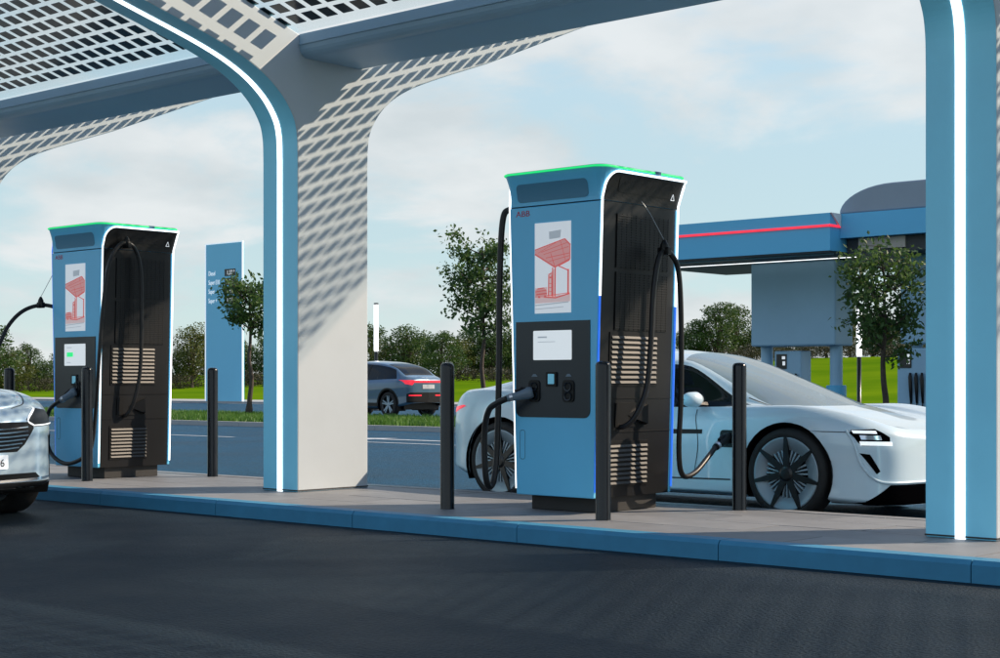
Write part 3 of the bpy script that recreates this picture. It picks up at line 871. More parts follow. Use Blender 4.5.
cable(st2, [(-7.95, 9.20, 2.40), (-8.02, 9.14, 2.42), (-8.07, 9.12, 2.33), (-8.09, 9.11, 1.9), (-8.09, 9.10, 1.2), (-8.09, 9.08, .6), (-8.08, 9.03, .34), (-8.06, 8.95, .29), (-8.05, 8.90, .40), (-8.05, 8.89, .70), (-8.00, 8.88, .87), (-7.92, 8.89, .93), (-7.84, 8.91, .965)], 0.024)
plug(st2, (-7.69, 9.035, 1.015), (-7.84, 8.91, .965))

st1 = charging_station(-13.77, 9.49, 'left charging station with a green button on its display, behind the silver car',
                       {1: ('led_white', 'led_white'), -1: ('led_blue', 'led_blue')}, True, 0.02)
st1.scale = (1.0, 0.90, 1.0)
cable(st1, [(-13.46, 9.37, .77), (-13.34, 9.36, .76), (-13.27, 9.40, .90), (-13.24, 9.45, 1.2), (-13.23, 9.46, 1.7), (-13.24, 9.46, 2.2), (-13.25, 9.40, 2.42), (-13.25, 9.30, 2.48), (-13.26, 9.20, 2.44), (-13.27, 9.10, 2.25),
            (-13.27, 9.04, 1.9), (-13.28, 9.00, 1.4), (-13.31, 8.98, .85), (-13.36, 8.96, .45), (-13.50, 8.95, .33), (-13.77, 8.93, .27), (-14.03, 8.93, .37), (-14.13, 8.93, .6), (-14.07, 8.93, .79), (-13.96, 8.94, .87), (-13.88, 8.94, .90)])
retractor(st1, (-13.25, 9.30, 2.46))
plug(st1, (-13.74, 9.035, 1.0), (-13.88, 8.94, .90))
cable(st1, [(-14.12, 9.25, 1.80), (-14.25, 9.14, 1.86), (-14.36, 9.02, 1.885), (-14.42, 8.85, 1.82), (-14.42, 8.68, 1.66), (-14.38, 8.5, 1.38), (-14.36, 8.2, 1.08), (-14.36, 7.75, .92), (-14.36, 7.45, .92)])
retractor(st1, (-14.36, 9.02, 1.885))
cable(st1, [(-14.36, 9.02, 1.97), (-14.30, 9.12, 2.2), (-14.24, 9.2, 2.40)], 0.003, 'retractor_wire', 'wire')
plug(st1, (-14.36, 7.235, .92), (-14.36, 7.45, .92), grey=False)
# ------------------------------------------------------------------ cars
def pchip_dense(P, sub):
    """monotone cubic interpolation along axis 0, sub steps per interval"""
    P = np.asarray(P, float); n = P.shape[0]
    d = P[1:] - P[:-1]; m = np.zeros_like(P)
    prod = d[:-1] * d[1:]
    hm = np.where(prod > 0, 2 * prod / (d[:-1] + d[1:] + np.where(prod > 0, 0, 1)), 0)
    m[1:-1] = hm; m[0] = d[0]; m[-1] = d[-1]
    out = []
    for i in range(n - 1):
        for k in range(sub):
            t = k / sub
            out.append((2*t**3-3*t**2+1)*P[i] + (t**3-2*t**2+t)*m[i] + (-2*t**3+3*t**2)*P[i+1] + (t**3-t**2)*m[i+1])
    out.append(P[-1]); return np.array(out)

def loft_car(net, regions, arches, sub=8, arch_r=0.4, arch_ymin=0.5):
    """net[i][j] = (x, y, z): longitudinal curve i at station j, right half with y >= 0.
    regions: name -> list of (i0, i1, j0, j1) cells that become panes of glass"""
    N_ = np.array(net, float); nI, nJ = N_.shape[:2]
    D = pchip_dense(N_, sub)                                   # along i
    D = np.swapaxes(pchip_dense(np.swapaxes(D, 0, 1), sub), 0, 1)
    a, b = D.shape[:2]
    meshes = {}
    owner = np.full((a - 1, b - 1), 'body', dtype=object)
    for nm, rs in regions.items():
        for (i0, i1, j0, j1) in rs: owner[i0*sub:i1*sub, j0*sub:j1*sub] = nm
    for nm in ['body'] + list(regions):
        for side in (1, -1):
            V = D.copy(); V[:, :, 1] *= -side                  # side 1 = the -y flank
            keep = []
            for i in range(a - 1):
                for j in range(b - 1):
                    if owner[i, j] != nm: continue
                    c = (V[i,j] + V[i+1,j] + V[i,j+1] + V[i+1,j+1]) / 4
                    if nm == 'body' and abs(c[1]) > arch_ymin and any((c[0]-ax)**2 + (c[2]-az)**2 < arch_r**2 for ax, az in arches): continue
                    keep.append((i*b+j, i*b+j+1, (i+1)*b+j+1, (i+1)*b+j))
            meshes.setdefault(nm, []).append((V.reshape(-1, 3).copy(), keep, side))
    res = {}
    for nm, halves in meshes.items():
        bm = bmesh.new()
        for V, F, side in halves:
            used = sorted({k for f in F for k in f}); idx = {k: n for n, k in enumerate(used)}
            vs = [bm.verts.new(V[k]) for k in used]
            for f in F:
                q = [vs[idx[k]] for k in f]
                if side == -1: q = q[::-1]
                try: bm.faces.new(q)
                except ValueError: pass
        bmesh.ops.remove_doubles(bm, verts=bm.verts[:], dist=0.0004)
        if nm == 'body':
            for v in bm.verts:
                if v.is_boundary and abs(v.co.y) > arch_ymin - 0.05:
                    for ax, az in arches:
                        dx, dz = v.co.x - ax, v.co.z - az; dd = math.hypot(dx, dz)
                        if dd < arch_r * 1.22 and v.co.z > 0.19:
                            v.co.x = ax + dx / dd * arch_r; v.co.z = az + dz / dd * arch_r
        bmesh.ops.recalc_face_normals(bm, faces=bm.faces[:])
        me = bpy.data.meshes.new(nm); bm.to_mesh(me); bm.free(); res[nm] = me
    return res

def split_islands(me):
    bm = bmesh.new(); bm.from_mesh(me); seen = set(); out = []
    bm.faces.ensure_lookup_table()
    for f in bm.faces:
        if f in seen: continue
        st = [f]; seen.add(f); grp = []
        while st:
            q = st.pop(); grp.append(q)
            for e in q.edges:
                for g_ in e.link_faces:
                    if g_ not in seen: seen.add(g_); st.append(g_)
        vs = {}; V = []; F = []
        for q in grp:
            ff = []
            for v in q.verts:
                if v not in vs: vs[v] = len(V); V.append(tuple(v.co))
                ff.append(vs[v])
            F.append(ff)
        m2 = bpy.data.meshes.new('pane'); m2.from_pydata(V, [], F); out.append(m2)
    bm.free(); return out

class Skin:
    """projects outlines onto a body along an axis"""
    def __init__(s, meshes):
        V = []; F = []
        for me in meshes:
            k = len(V); V += [v.co.copy() for v in me.vertices]; F += [[i + k for i in p.vertices] for p in me.polygons]
        s.t = BVHTree.FromPolygons(V, F)
    def hit(s, axis, a, b, eps):
        if axis == 'front': o, d = Vector((6, a, b)), Vector((-1, 0, 0))
        elif axis == 'rear': o, d = Vector((-6, a, b)), Vector((1, 0, 0))
        elif axis == 'right': o, d = Vector((a, -6, b)), Vector((0, 1, 0))
        elif axis == 'left': o, d = Vector((a, 6, b)), Vector((0, -1, 0))
        else: o, d = Vector((a, b, 6)), Vector((0, 0, -1))
        h, n, _, _ = s.t.ray_cast(o, d)
        if h is None:
            h, n, _, _ = s.t.find_nearest(o + d * 4.2)
        if n.dot(d) > 0: n = -n
        return h + n * eps
    def patch(s, name, poly, axis, mat, parent, eps=0.004, maxlen=0.04):
        return patch(name, poly, lambda a, b: s.hit(axis, a, b, eps), mat, parent, maxlen, smooth=True)
    def strip(s, name, pts, axis, width, mat, parent, eps=0.003, n=6):
        P = [Vector((p[0], p[1], 0)) for p in pts]
        P = smooth_path(P, n) if len(P) > 2 else [P[0] + (P[1]-P[0]) * k / n for k in range(n + 1)]
        mb = MB(); vs = []
        for i, p in enumerate(P):
            t = (P[min(i+1, len(P)-1)] - P[max(i-1, 0)]).normalized(); q = Vector((-t.y, t.x, 0)) * width / 2
            vs += [s.hit(axis, p.x + q.x, p.y + q.y, eps), s.hit(axis, p.x - q.x, p.y - q.y, eps)]
        mb.add(vs, [(2*i, 2*i+1, 2*i+3, 2*i+2) for i in range(len(P) - 1)])
        return mb.build(name, mat, parent, smooth=True)

def make_wheel(parent, x, y, z, r, rim_r, width, side, style):
    """side -1: outer face towards -y"""
    root = None
    mb = MB(); w = width / 2
    prof = [(rim_r - .01, -w + .02), (rim_r + .012, -w + .004), (r - .045, -w), (r - .015, -w + .012), (r, -w + .04), (r, w - .04), (r - .015, w - .012), (r - .045, w), (rim_r + .012, w - .004), (rim_r - .01, w - .02)]
    mb.lathe(prof, 48, axis='y')
    tyre = mb.build('wheel', 'tyre', parent, (x, y, z), smooth=True)
    if side > 0: tyre.rotation_euler = (0, 0, math.pi)
    F = -w
    mb = MB(); rim_m = 'rim_silver' if style != 'dark' else 'rim_dark'
    if style == 'aero':
        mb.lathe([(rim_r, F + .10), (rim_r, F + .004), (rim_r - .012, F + .010), (rim_r - .10, F + .030), (rim_r - .102, F + .085)], 48, axis='y')
        mb.build('rim', rim_m, tyre, smooth=True)
        mb = MB(); mb.lathe([(rim_r - .098, F + .080), (.001, F + .082)], 32, axis='y'); mb.build('brake_disc', 'rim_dark', tyre)
        mb = MB(); NS = 7
        for k in range(NS):
            a0 = R(90) + k * math.tau / NS
            for q in (-1, 0, 1):
                a = a0 + math.tau / NS / 2 + q * 0.20
                ca, sa = math.cos(a), math.sin(a)
                def pt(rr, w_, yy): return (rr*ca - w_*sa, yy, rr*sa + w_*ca)
                mb.hexa([pt(.075,-.004,F+.060), pt(.075,.004,F+.060), pt(.075,.004,F+.026), pt(.075,-.004,F+.026)],
                        [pt(rim_r-.10,-.0075,F+.060), pt(rim_r-.10,.0075,F+.060), pt(rim_r-.10,.0075,F+.028), pt(rim_r-.10,-.0075,F+.028)])
        mb.build('rim_blades', 'rim_silver', tyre)
        mb = MB()
        for k in range(NS):
            a = R(90) + k * math.tau / NS; ca, sa = math.cos(a), math.sin(a)
            def pt(rr, w_, yy): return (rr*ca - w_*sa, yy, rr*sa + w_*ca)
            r1 = rim_r + .002
            mb.hexa([pt(.02,-.030,F+.05), pt(.02,.030,F+.05), pt(.02,.030,F+.016), pt(.02,-.030,F+.016)],
                    [pt(.17,-.024,F+.04), pt(.17,.024,F+.04), pt(.17,.024,F+.010), pt(.17,-.024,F+.010)])
            mb.hexa([pt(.17,-.024,F+.04), pt(.17,.024,F+.04), pt(.17,.024,F+.010), pt(.17,-.024,F+.010)],
                    [pt(r1,-.013,F+.02), pt(r1,.013,F+.02), pt(r1,.013,F+.001), pt(r1,-.013,F+.001)])
        mb.lathe([(.062, F + .05), (.060, F + .012), (.04, F + .002), (.001, F)], 24, axis='y')
        mb.build('spokes', 'rim_dark', tyre)
    else:
        mb.lathe([(rim_r, F + .12), (rim_r, F + .004), (rim_r - .018, F + .008), (rim_r - .03, F + .05)], 40, axis='y')
        mb.build('rim', rim_m, tyre, smooth=True)
        mb = MB(); mb.lathe([(rim_r - .02, F + .085), (.001, F + .09)], 28, axis='y'); mb.build('brake_disc', 'rim_dark', tyre)
        mb = MB()
        for k in range(10):
            a = (k // 2) * math.tau / 5 + R(90) + (0.16 if k % 2 else -0.16); ca, sa = math.cos(a), math.sin(a)
            def pt(rr, w_, yy): return (rr*ca - w_*sa, yy, rr*sa + w_*ca)
            mb.hexa([pt(.02,-.022,F+.06), pt(.02,.022,F+.06), pt(.02,.022,F+.025), pt(.02,-.022,F+.025)],
                    [pt(rim_r-.005,-.016,F+.04), pt(rim_r-.005,.016,F+.04), pt(rim_r-.005,.016,F+.006), pt(rim_r-.005,-.016,F+.006)])
        mb.lathe([(.06, F + .06), (.058, F + .022), (.001, F + .016)], 20, axis='y')
        mb.build('spokes', 'rim_silver' if style == 'dark' else rim_m, tyre)
        # inner face of the wheel as seen from underneath
        mb = MB(); mb.lathe([(rim_r, w - .004), (rim_r - .03, w - .02), (rim_r - .05, w - .09)], 40, axis='y')
        mb.build('rim_inner', 'rim_silver', tyre, smooth=True)
        mb = MB(); mb.lathe([(rim_r - .05, w - .085), (.001, w - .08)], 28, axis='y'); mb.build('hub', 'rim_dark', tyre)
    return tyre

def wheel_well(parent, x, z, r, yo, yi, sgn):
    mb = MB(); n = 28; vs = []; fs = []
    for k in range(n + 1):
        a = R(-25 + 230 * k / n)
        for yy in (yo, yi): vs.append((x + r * math.cos(a), sgn * yy, z + r * math.sin(a)))
    fs = [(2*k, 2*k+1, 2*k+3, 2*k+2) for k in range(n)]
    fs.append(tuple(2*k+1 for k in range(n + 1)))
    mb.add(vs, fs); return mb.build('wheel_well', 'car_black', parent, smooth=False)

def seat(parent, x, y, z):
    mb = MB()
    mb.hexa([(x-.25,y-.24,z),(x+.28,y-.24,z),(x+.28,y+.24,z),(x-.25,y+.24,z)], [(x-.25,y-.24,z+.14),(x+.28,y-.22,z+.20),(x+.28,y+.22,z+.20),(x-.25,y+.24,z+.14)])
    mb.hexa([(x-.28,y-.23,z+.12),(x-.14,y-.23,z+.12),(x-.14,y+.23,z+.12),(x-.28,y+.23,z+.12)], [(x-.46,y-.19,z+.62),(x-.36,y-.19,z+.62),(x-.36,y+.19,z+.62),(x-.46,y+.19,z+.62)])
    mb.hexa([(x-.47,y-.11,z+.64),(x-.38,y-.11,z+.64),(x-.38,y+.11,z+.64),(x-.47,y+.11,z+.64)], [(x-.50,y-.09,z+.78),(x-.43,y-.09,z+.78),(x-.43,y+.09,z+.78),(x-.50,y+.09,z+.78)])
    mb.build('seat', 'seat_cloth', parent, bevel=0.03, bseg=3)
def steering(parent, x, y, z):
    mb = MB(); pts = [(x + .10*math.cos(a)*0.5, y + .18*math.cos(a + math.pi/2), z + .17*math.cos(a)) for a in np.linspace(0, math.tau, 25)]
    mb.tube(pts, .016, 8); mb.tube([(x, y, z), (x + .35, y, z - .12)], .03, 8); mb.build('steering_wheel', 'charger_black', parent, smooth=True)

def curve(xs_, ys_, zs_): return list(zip(xs_, ys_, zs_))

# ---- white sports car at the near charger
def sports_net():
    X = [-2.42,-2.33,-2.08,-1.75,-1.3,-.75,-.2,.35,.95,1.5,2.0,2.32,2.44]
    W = [0,.64,.87,.945,.965,.945,.93,.93,.945,.97,.93,.70,0]
    w = np.array(W)
    c = []
    c.append(curve(X, w*.93, [.30,.28,.24,.18,.17,.17,.17,.17,.17,.17,.15,.14,.14]))
    c.append(curve(X, w, [.36,.34,.30,.24,.22,.21,.21,.21,.21,.22,.20,.19,.19]))
    c.append(curve(X, w*.995, [.55,.52,.48,.45,.42,.40,.39,.39,.40,.42,.42,.39,.37]))
    c.append(curve(X, w*1.005, [.70,.69,.68,.66,.63,.60,.58,.58,.60,.62,.60,.55,.52]))
    c.append(curve(X, w*np.array([1,.97,.975,.985,.985,.985,.985,.985,.985,.985,.975,.96,1]), [.84,.85,.86,.84,.80,.77,.75,.75,.77,.79,.74,.67,.62]))
    c.append(curve(X[:-3] + [1.97,2.25,2.36], [0,.55,.76,.83,.845,.845,.845,.845,.835,.84,.78,.60,0], [.92,.94,1.00,1.02,.98,.93,.90,.88,.89,.905,.845,.745,.68]))
    c.append(curve([-2.42,-2.33,-2.15,-1.9,-1.35,-.75,-.2,.32,1.06,1.5,1.95,2.22,2.33], [0,.50,.68,.74,.70,.645,.64,.63,.755,.72,.66,.52,0], [.94,.96,1.01,1.03,1.11,1.21,1.26,1.235,.905,.89,.82,.745,.70]))
    c.append(curve([-2.42,-2.34,-2.17,-1.95,-1.35,-.75,-.2,.28,1.22,1.58,1.95,2.19,2.30], [0,.46,.62,.67,.63,.585,.575,.565,.69,.62,.55,.44,0], [.95,.97,1.015,1.035,1.15,1.255,1.305,1.28,.90,.85,.79,.735,.705]))
    c.append(curve([-2.42,-2.34,-2.18,-1.98,-1.38,-.75,-.2,.2,1.48,1.72,1.97,2.18,2.29], [0,.26,.33,.36,.36,.34,.33,.32,.38,.35,.3,.24,0], [.955,.975,1.02,1.045,1.2,1.315,1.36,1.335,.895,.845,.785,.735,.71]))
    c.append(curve([-2.42,-2.34,-2.18,-2.0,-1.4,-.75,-.2,.16,1.56,1.78,1.99,2.17,2.28], [0]*13, [.955,.975,1.02,1.05,1.22,1.335,1.38,1.355,.895,.85,.79,.737,.712]))
    return c
sc_x, sc_y = -8.05, 11.72
sports = tag(empty('sports_car', (sc_x, sc_y, 0)), 'white low sports car with a charging cable plugged into its front wing', 'car')
SA = [(1.5, .365), (-1.52, .365)]
R_sc = loft_car(sports_net(), {'side_window': [(5, 6, 4, 8)], 'windscreen': [(7, 9, 7, 8)], 'rear_window': [(7, 9, 3, 5)]}, SA, sub=10, arch_r=0.408)
body = link_mesh('body', R_sc['body'], 'car_white', sports, smooth=True)
for nm, mt in (('side_window', 'dark_glass'), ('windscreen', 'windscreen_glass'), ('rear_window', 'dark_glass')):
    for me in split_islands(R_sc[nm]): link_mesh(nm, me, mt, sports, smooth=True)
sk = Skin([R_sc[k] for k in R_sc])
mb = MB(); mb.box((-2.0, -.72, .15), (2.1, .72, .30)); mb.build('underbody', 'car_black', sports)
for ax, az in SA:
    for sgn in (-1, 1):
        wheel_well(sports, ax, az, .412, .955, .55, sgn)
        make_wheel(sports, ax, sgn * .845, az, .362, .290, .235, sgn, 'aero')
mb = MB(); mb.box((-1.2, -.68, .32), (1.0, .68, .40)); mb.box((.75, -.70, .40), (1.10, .70, .84)); mb.build('interior', 'seat_cloth', sports, bevel=0.04)
for yy in (-.36, .36): seat(sports, .05, yy, .42); seat(sports, -.85, yy, .46)
steering(sports, .45, .36, .80)
# trim of the sports car (axis right: x, z on the -y flank; axis front: y, z)
sk.strip('door_seam', [(.62, .36), (.66, .60), (.60, .86)], 'right', .007, 'seam', body)
sk.strip('door_seam', [(-.42, .36), (-.44, .60), (-.52, .88)], 'right', .007, 'seam', body)
sk.strip('sill_seam', [(-1.0, .30), (0, .29), (.98, .30)], 'right', .012, 'seam', body)
sk.patch('handle_slot', [(.10, .655), (.70, .665), (.70, .70), (.10, .695)], 'right', 'car_black', body, .003)
sk.strip('bonnet_seam', [(1.0, -.70), (1.5, -.70), (1.95, -.63), (2.12, -.52)], 'top', .008, 'seam', body)
sk.strip('wing_seam', [(1.28, .705), (1.90, .705), (2.08, .70)], 'right', .006, 'seam', body)
sk.patch('charge_port', rrect(.88, 1.06, .56, .70, .03), 'right', 'car_black', body, .003)
# headlamp: dark bezel with lit bars, wrapped round the corner of the wing
for sgn in (-1, 1):
    hb = sk.patch('headlamp', [(sgn*.910, .695), (sgn*.90, .722), (sgn*.80, .728), (sgn*.735, .665), (sgn*.745, .605), (sgn*.887, .60), (sgn*.90, .63)], 'front', 'void_black', body, .004, .02)
    for (za, zb, yi, yo) in ((.694, .716, .805, .90), (.604, .634, .73, .893)):
        sk.patch('lamp_bar', [(sgn*yo, za), (sgn*yo, zb), (sgn*yi, zb - .004), (sgn*yi, za - .004)], 'front', 'lamp_white', hb, .010, .02)
    sk.patch('lamp_lens', [(sgn*.885, .648), (sgn*.885, .68), (sgn*.79, .676), (sgn*.79, .644)], 'front', 'chrome', hb, .008, .02)
    sk.patch('air_curtain', [(sgn*.895, .545), (sgn*.855, .535), (sgn*.80, .405), (sgn*.82, .385)], 'front', 'void_black', body, .004, .02)
    pts = [sk.hit('front', sgn*a_, b_, .006) for a_, b_ in ((.912, .715), (.912, .64), (.905, .56), (.885, .46), (.85, .375), (.80, .325), (.70, .315), (.4, .315), (0, .315))]
    mb = MB(); mb.tube(smooth_path(pts, 4), .011, 6); mb.build('front_lip', 'car_white', body, smooth=True)
sk.patch('lower_intake', [(-.90, .145), (-.74, .300), (.74, .300), (.90, .145)], 'front', 'void_black', body, .004, .05)  # flat patch with the darkness of the recess painted on
# rear lamp strip
sk.patch('rear_lamp', [(-2.20, .81), (-2.30, .80), (-2.30, .845), (-2.05, .875), (-2.0, .865)], 'right', 'tail_red', body, .004, .03)
sk.patch('rear_lamp', [(-.7, .80), (.7, .80), (.7, .845), (-.7, .845)], 'rear', 'tail_red', body, .004, .05)
# door mirrors
for sgn in (-1, 1):
    mb = MB(); prof = []
    mx, my, mz = .66, sgn * .99, .945
    for (t_, rx, rz) in ((-.13, .010, .012), (-.10, .05, .048), (-.02, .068, .066), (.06, .062, .060), (.10, .04, .042), (.115, .006, .008)):
        prof.append([(mx + rx * math.cos(a) - .25 * abs(t_) , my + sgn * t_, mz + rz * math.sin(a)) for a in np.linspace(0, math.tau, 17)[:-1]])
    n = 16; vs = [v for r_ in prof for v in r_]; fs = []
    for i in range(len(prof) - 1):
        for k in range(n): fs.append((i*n+k, i*n+(k+1)%n, (i+1)*n+(k+1)%n, (i+1)*n+k))
    mb.add(vs, fs); mir = mb.build('door_mirror', 'car_white', sports, smooth=True)
    mb = MB(); mb.hexa([(mx-.05, sgn*.86, .90), (mx+.05, sgn*.86, .90), (mx+.05, my-sgn*.02, .905), (mx-.05, my-sgn*.02, .905)],
                       [(mx-.04, sgn*.86, .925), (mx+.04, sgn*.86, .925), (mx+.04, my-sgn*.02, .925), (mx-.04, my-sgn*.02, .925)]); mb.build('mirror_arm', 'car_black', mir)

# ---- crossover body shared by the silver and the grey car
def suv_net():
    X = [-2.27,-2.20,-2.00,-1.7,-1.25,-.7,-.1,.5,1.0,1.42,1.84,2.14,2.34]
    w = np.array([0,.66,.86,.925,.94,.925,.915,.915,.925,.94,.885,.655,0])
    c = []
    c.append(curve(X, w*.92, [.42,.40,.34,.28,.26,.25,.25,.25,.25,.26,.26,.26,.26]))
    c.append(curve(X, w, [.48,.46,.40,.34,.32,.31,.31,.31,.31,.32,.31,.30,.30]))
    c.append(curve(X, w*.995, [.66,.64,.60,.58,.55,.53,.52,.52,.53,.55,.54,.50,.48]))
    c.append(curve(X, w*1.0, [.86,.85,.84,.82,.80,.77,.75,.75,.76,.78,.74,.68,.64]))
    c.append(curve(X, w*np.array([1,.98,.975,.98,.98,.98,.98,.98,.98,.975,.96,.93,1]), [1.00,1.00,1.00,.99,.97,.95,.93,.92,.92,.92,.88,.80,.75]))
    c.append(curve([-2.25,-2.18,-1.98,-1.7,-1.25,-.7,-.1,.5,1.0,1.42,1.80,2.07,2.24], [0,.58,.77,.83,.845,.845,.845,.845,.84,.83,.77,.54,0], [1.06,1.07,1.08,1.08,1.07,1.05,1.03,1.02,1.02,1.01,.96,.885,.83]))
    c.append(curve([-2.20,-2.14,-1.92,-1.55,-1.15,-.7,-.1,.28,1.02,1.42,1.78,2.03,2.19], [0,.52,.69,.68,.67,.665,.665,.65,.77,.74,.66,.50,0], [1.10,1.11,1.15,1.33,1.42,1.47,1.50,1.47,1.035,1.03,.985,.905,.85]))
    c.append(curve([-2.19,-2.13,-1.90,-1.50,-1.12,-.7,-.1,.24,1.08,1.42,1.81,2.05,2.17], [0,.48,.62,.615,.60,.60,.60,.585,.70,.64,.56,.42,0], [1.11,1.12,1.17,1.38,1.47,1.52,1.545,1.515,1.03,1.035,.995,.915,.86]))
    c.append(curve([-2.19,-2.13,-1.90,-1.48,-1.1,-.7,-.1,.18,1.2,1.46,1.80,2.04,2.16], [0,.26,.34,.36,.35,.34,.34,.33,.38,.35,.3,.24,0], [1.115,1.125,1.18,1.41,1.51,1.56,1.585,1.56,1.035,1.04,1.0,.92,.866]))
    c.append(curve([-2.19,-2.13,-1.90,-1.47,-1.1,-.7,-.1,.16,1.24,1.47,1.80,2.04,2.16], [0]*13, [1.115,1.125,1.18,1.415,1.52,1.57,1.595,1.57,1.035,1.04,1.0,.922,.868]))
    return c
UA = [(1.40, .36), (-1.40, .36)]
def suv(name, loc, rz, label, paint, style, group=None):
    t = tag(empty(name, loc, rz), label, 'car', group)
    Rr = loft_car(suv_net(), {'side_window': [(5, 6, 3, 8)], 'windscreen': [(7, 9, 7, 8)], 'rear_window': [(7, 9, 2, 4)]}, UA, sub=8, arch_r=0.415)
    bd = link_mesh('body', Rr['body'], paint, t, smooth=True)
    for nm in ('side_window', 'windscreen', 'rear_window'):
        for me in split_islands(Rr[nm]): link_mesh(nm, me, 'dark_glass', t, smooth=True)
    s_ = Skin([Rr[k] for k in Rr])
    mb = MB(); mb.box((-1.9, -.70, .22), (1.95, .70, .42)); mb.build('underbody', 'car_black', t)
    mb = MB(); mb.box((-1.5, -.66, .45), (1.0, .66, .9)); mb.build('interior', 'seat_cloth', t, bevel=.05)
    for ax, az in UA:
        for sgn in (-1, 1):
            wheel_well(t, ax, az, .42, .925, .52, sgn)
            make_wheel(t, ax, sgn * .80, az, .358, .262, .235, sgn, style)
            # dark wheel-arch moulding
            s_.strip('arch_trim', [(ax + .44*math.cos(a), az + .44*math.sin(a)) for a in np.linspace(R(-8), R(188), 12)], 'right' if sgn < 0 else 'left', .05, 'car_black', bd, .006, 3)
    return t, bd, s_

silver, sbody, ssk = suv('crossover_car', (-13.22, 6.32, 0), 0.0, 'silver crossover nosing in from the left edge, chrome barred grille', 'car_silver', 'dark')
for sgn in (-1, 1):
    hl = ssk.patch('headlamp', [(sgn*.47, .795), (sgn*.53, .735), (sgn*.84, .745), (sgn*.86, .79), (sgn*.76, .865), (sgn*.62, .88)], 'front', 'car_black', sbody, .005, .03)
    ssk.strip('running_light', [(sgn*.62, .875), (sgn*.48, .79), (sgn*.54, .745)], 'front', .014, 'lamp_white', hl, .012)
    ssk.strip('running_light', [(sgn*.54, .745), (sgn*.68, .748), (sgn*.83, .758)], 'front', .010, 'lamp_white', hl, .012)
    ssk.patch('air_curtain', [(sgn*.77, .66), (sgn*.855, .69), (sgn*.85, .44), (sgn*.80, .45)], 'front', 'void_black', sbody, .006, .03)
gr = ssk.patch('grille', [(-.52, .775), (.52, .775), (.545, .725), (.44, .60), (.36, .545), (-.36, .545), (-.44, .60), (-.545, .725)], 'front', 'car_black', sbody, .004, .04)
for k in range(6):
    z = .568 + k * .031; h = .37 + .10 * min(1, k / 3)
    ssk.strip('grille_bar', [(-h, z - .006), (-h/2, z), (0, z), (h/2, z), (h, z + .012)], 'front', .010, 'chrome', gr, .016)
pl = ssk.patch('number_plate', rrect(-.26, .26, .415, .525, .01, 3), 'front', 'sign_white', sbody, .014, .06)
pp = ssk.hit('front', .205, .445, .020)
text_mesh('plate_character', '6', .085, 'display_black', pl, (pp.x, .18, .437), (R(90), 0, R(90)), .001)
ssk.patch('lower_intake', [(-.62, .33), (.62, .33), (.56, .375), (-.56, .375)], 'front', 'car_black', sbody, .006, .05)
ssk.strip('chrome_lip', [(-.74, .335), (-.5, .325), (0, .32), (.5, .325), (.74, .335)], 'front', .018, 'chrome', sbody, .016)
ssk.patch('bumper_skirt', [(-.80, .255), (.80, .255), (.78, .305), (-.78, .305)], 'front', 'car_black', sbody, .004, .05)
ssk.strip('bonnet_seam', [(1.0, .75), (1.5, .74), (1.95, .60), (2.1, .40)], 'top', .008, 'seam', sbody)
ssk.strip('bonnet_seam', [(1.0, -.75), (1.5, -.74), (1.95, -.60), (2.1, -.40)], 'top', .008, 'seam', sbody)

grey, gbody, gsk = suv('crossover_car', (-36.0, 34.7, 0), math.pi, 'dark grey crossover seen from behind on the far road beyond the verge', 'car_grey', 'dark')
grey.scale = (1.0, 1.0, 1.10)
gt = gsk.patch('rear_lamp', [(-.80, .97), (-.84, 1.03), (.84, 1.03), (.80, .97)], 'rear', 'tail_red', gbody, .006, .05)
for sgn in (-1, 1):
    gsk.patch('rear_lamp', [(sgn*.60, .95), (sgn*.66, .90), (sgn*.82, .93), (sgn*.86, 1.04), (sgn*.60, 1.035)], 'rear', 'tail_red', gbody, .009, .04)
    gsk.patch('rear_reflector', [(sgn*.30, .60), (sgn*.75, .60), (sgn*.75, .635), (sgn*.30, .635)], 'rear', 'tail_red', gbody, .012, .05)
gsk.patch('number_plate', rrect(-.26, .26, .80, .92, .01, 2), 'rear', 'paint_white', gbody, .012, .08)
gsk.patch('rear_bumper', [(-.80, .42), (.80, .42), (.80, .66), (.70, .70), (-.70, .70), (-.80, .66)], 'rear', 'car_black', gbody, .006, .06)
gsk.strip('sill_trim', [(-.95, .36), (0, .36), (.95, .36)], 'left', .10, 'car_black', gbody, .006)
gsk.strip('sill_trim', [(-.95, .36), (0, .36), (.95, .36)], 'right', .10, 'car_black', gbody, .006)
for xx in (-.35, .55):
    gsk.strip('door_seam', [(xx, .42), (xx + .02, .7), (xx - .02, 1.02)], 'left', .012, 'seam', gbody)
    gsk.strip('window_post', [(xx - .02, 1.03), (xx - .06, 1.25), (xx - .12, 1.47)], 'left', .06, 'car_black', gbody, .006)
# ------------------------------------------------------------------ filling station beyond the road
fs_ = tag(empty('filling_station', (-23.0, 38.4, 0)), 'blue filling station canopy with a red light line and a grey vaulted roof behind', 'canopy')
OX, OY = -23.0, 38.4
def fb(name, lo, hi, mat, parent=fs_, bevel=0.0):
    mb = MB(); mb.box((lo[0]-OX, lo[1]-OY, lo[2]), (hi[0]-OX, hi[1]-OY, hi[2])); return mb.build(name, mat, parent, bevel=bevel)
FX0, FX1 = -27.2, -20.30
fas = fb('fascia', (FX0, 35.5, 4.44), (FX1, 41.2, 5.40), 'station_blue')
fb('red_light', (FX0, 35.46, 5.045), (FX1 + .02, 35.50, 5.105), 'led_red')
fb('red_light', (FX1, 35.46, 5.045), (FX1 + .04, 35.98, 5.105), 'led_red')
fb('soffit', (FX0 + .03, 35.53, 4.405), (FX1 - .03, 41.17, 4.437), 'station_dark')
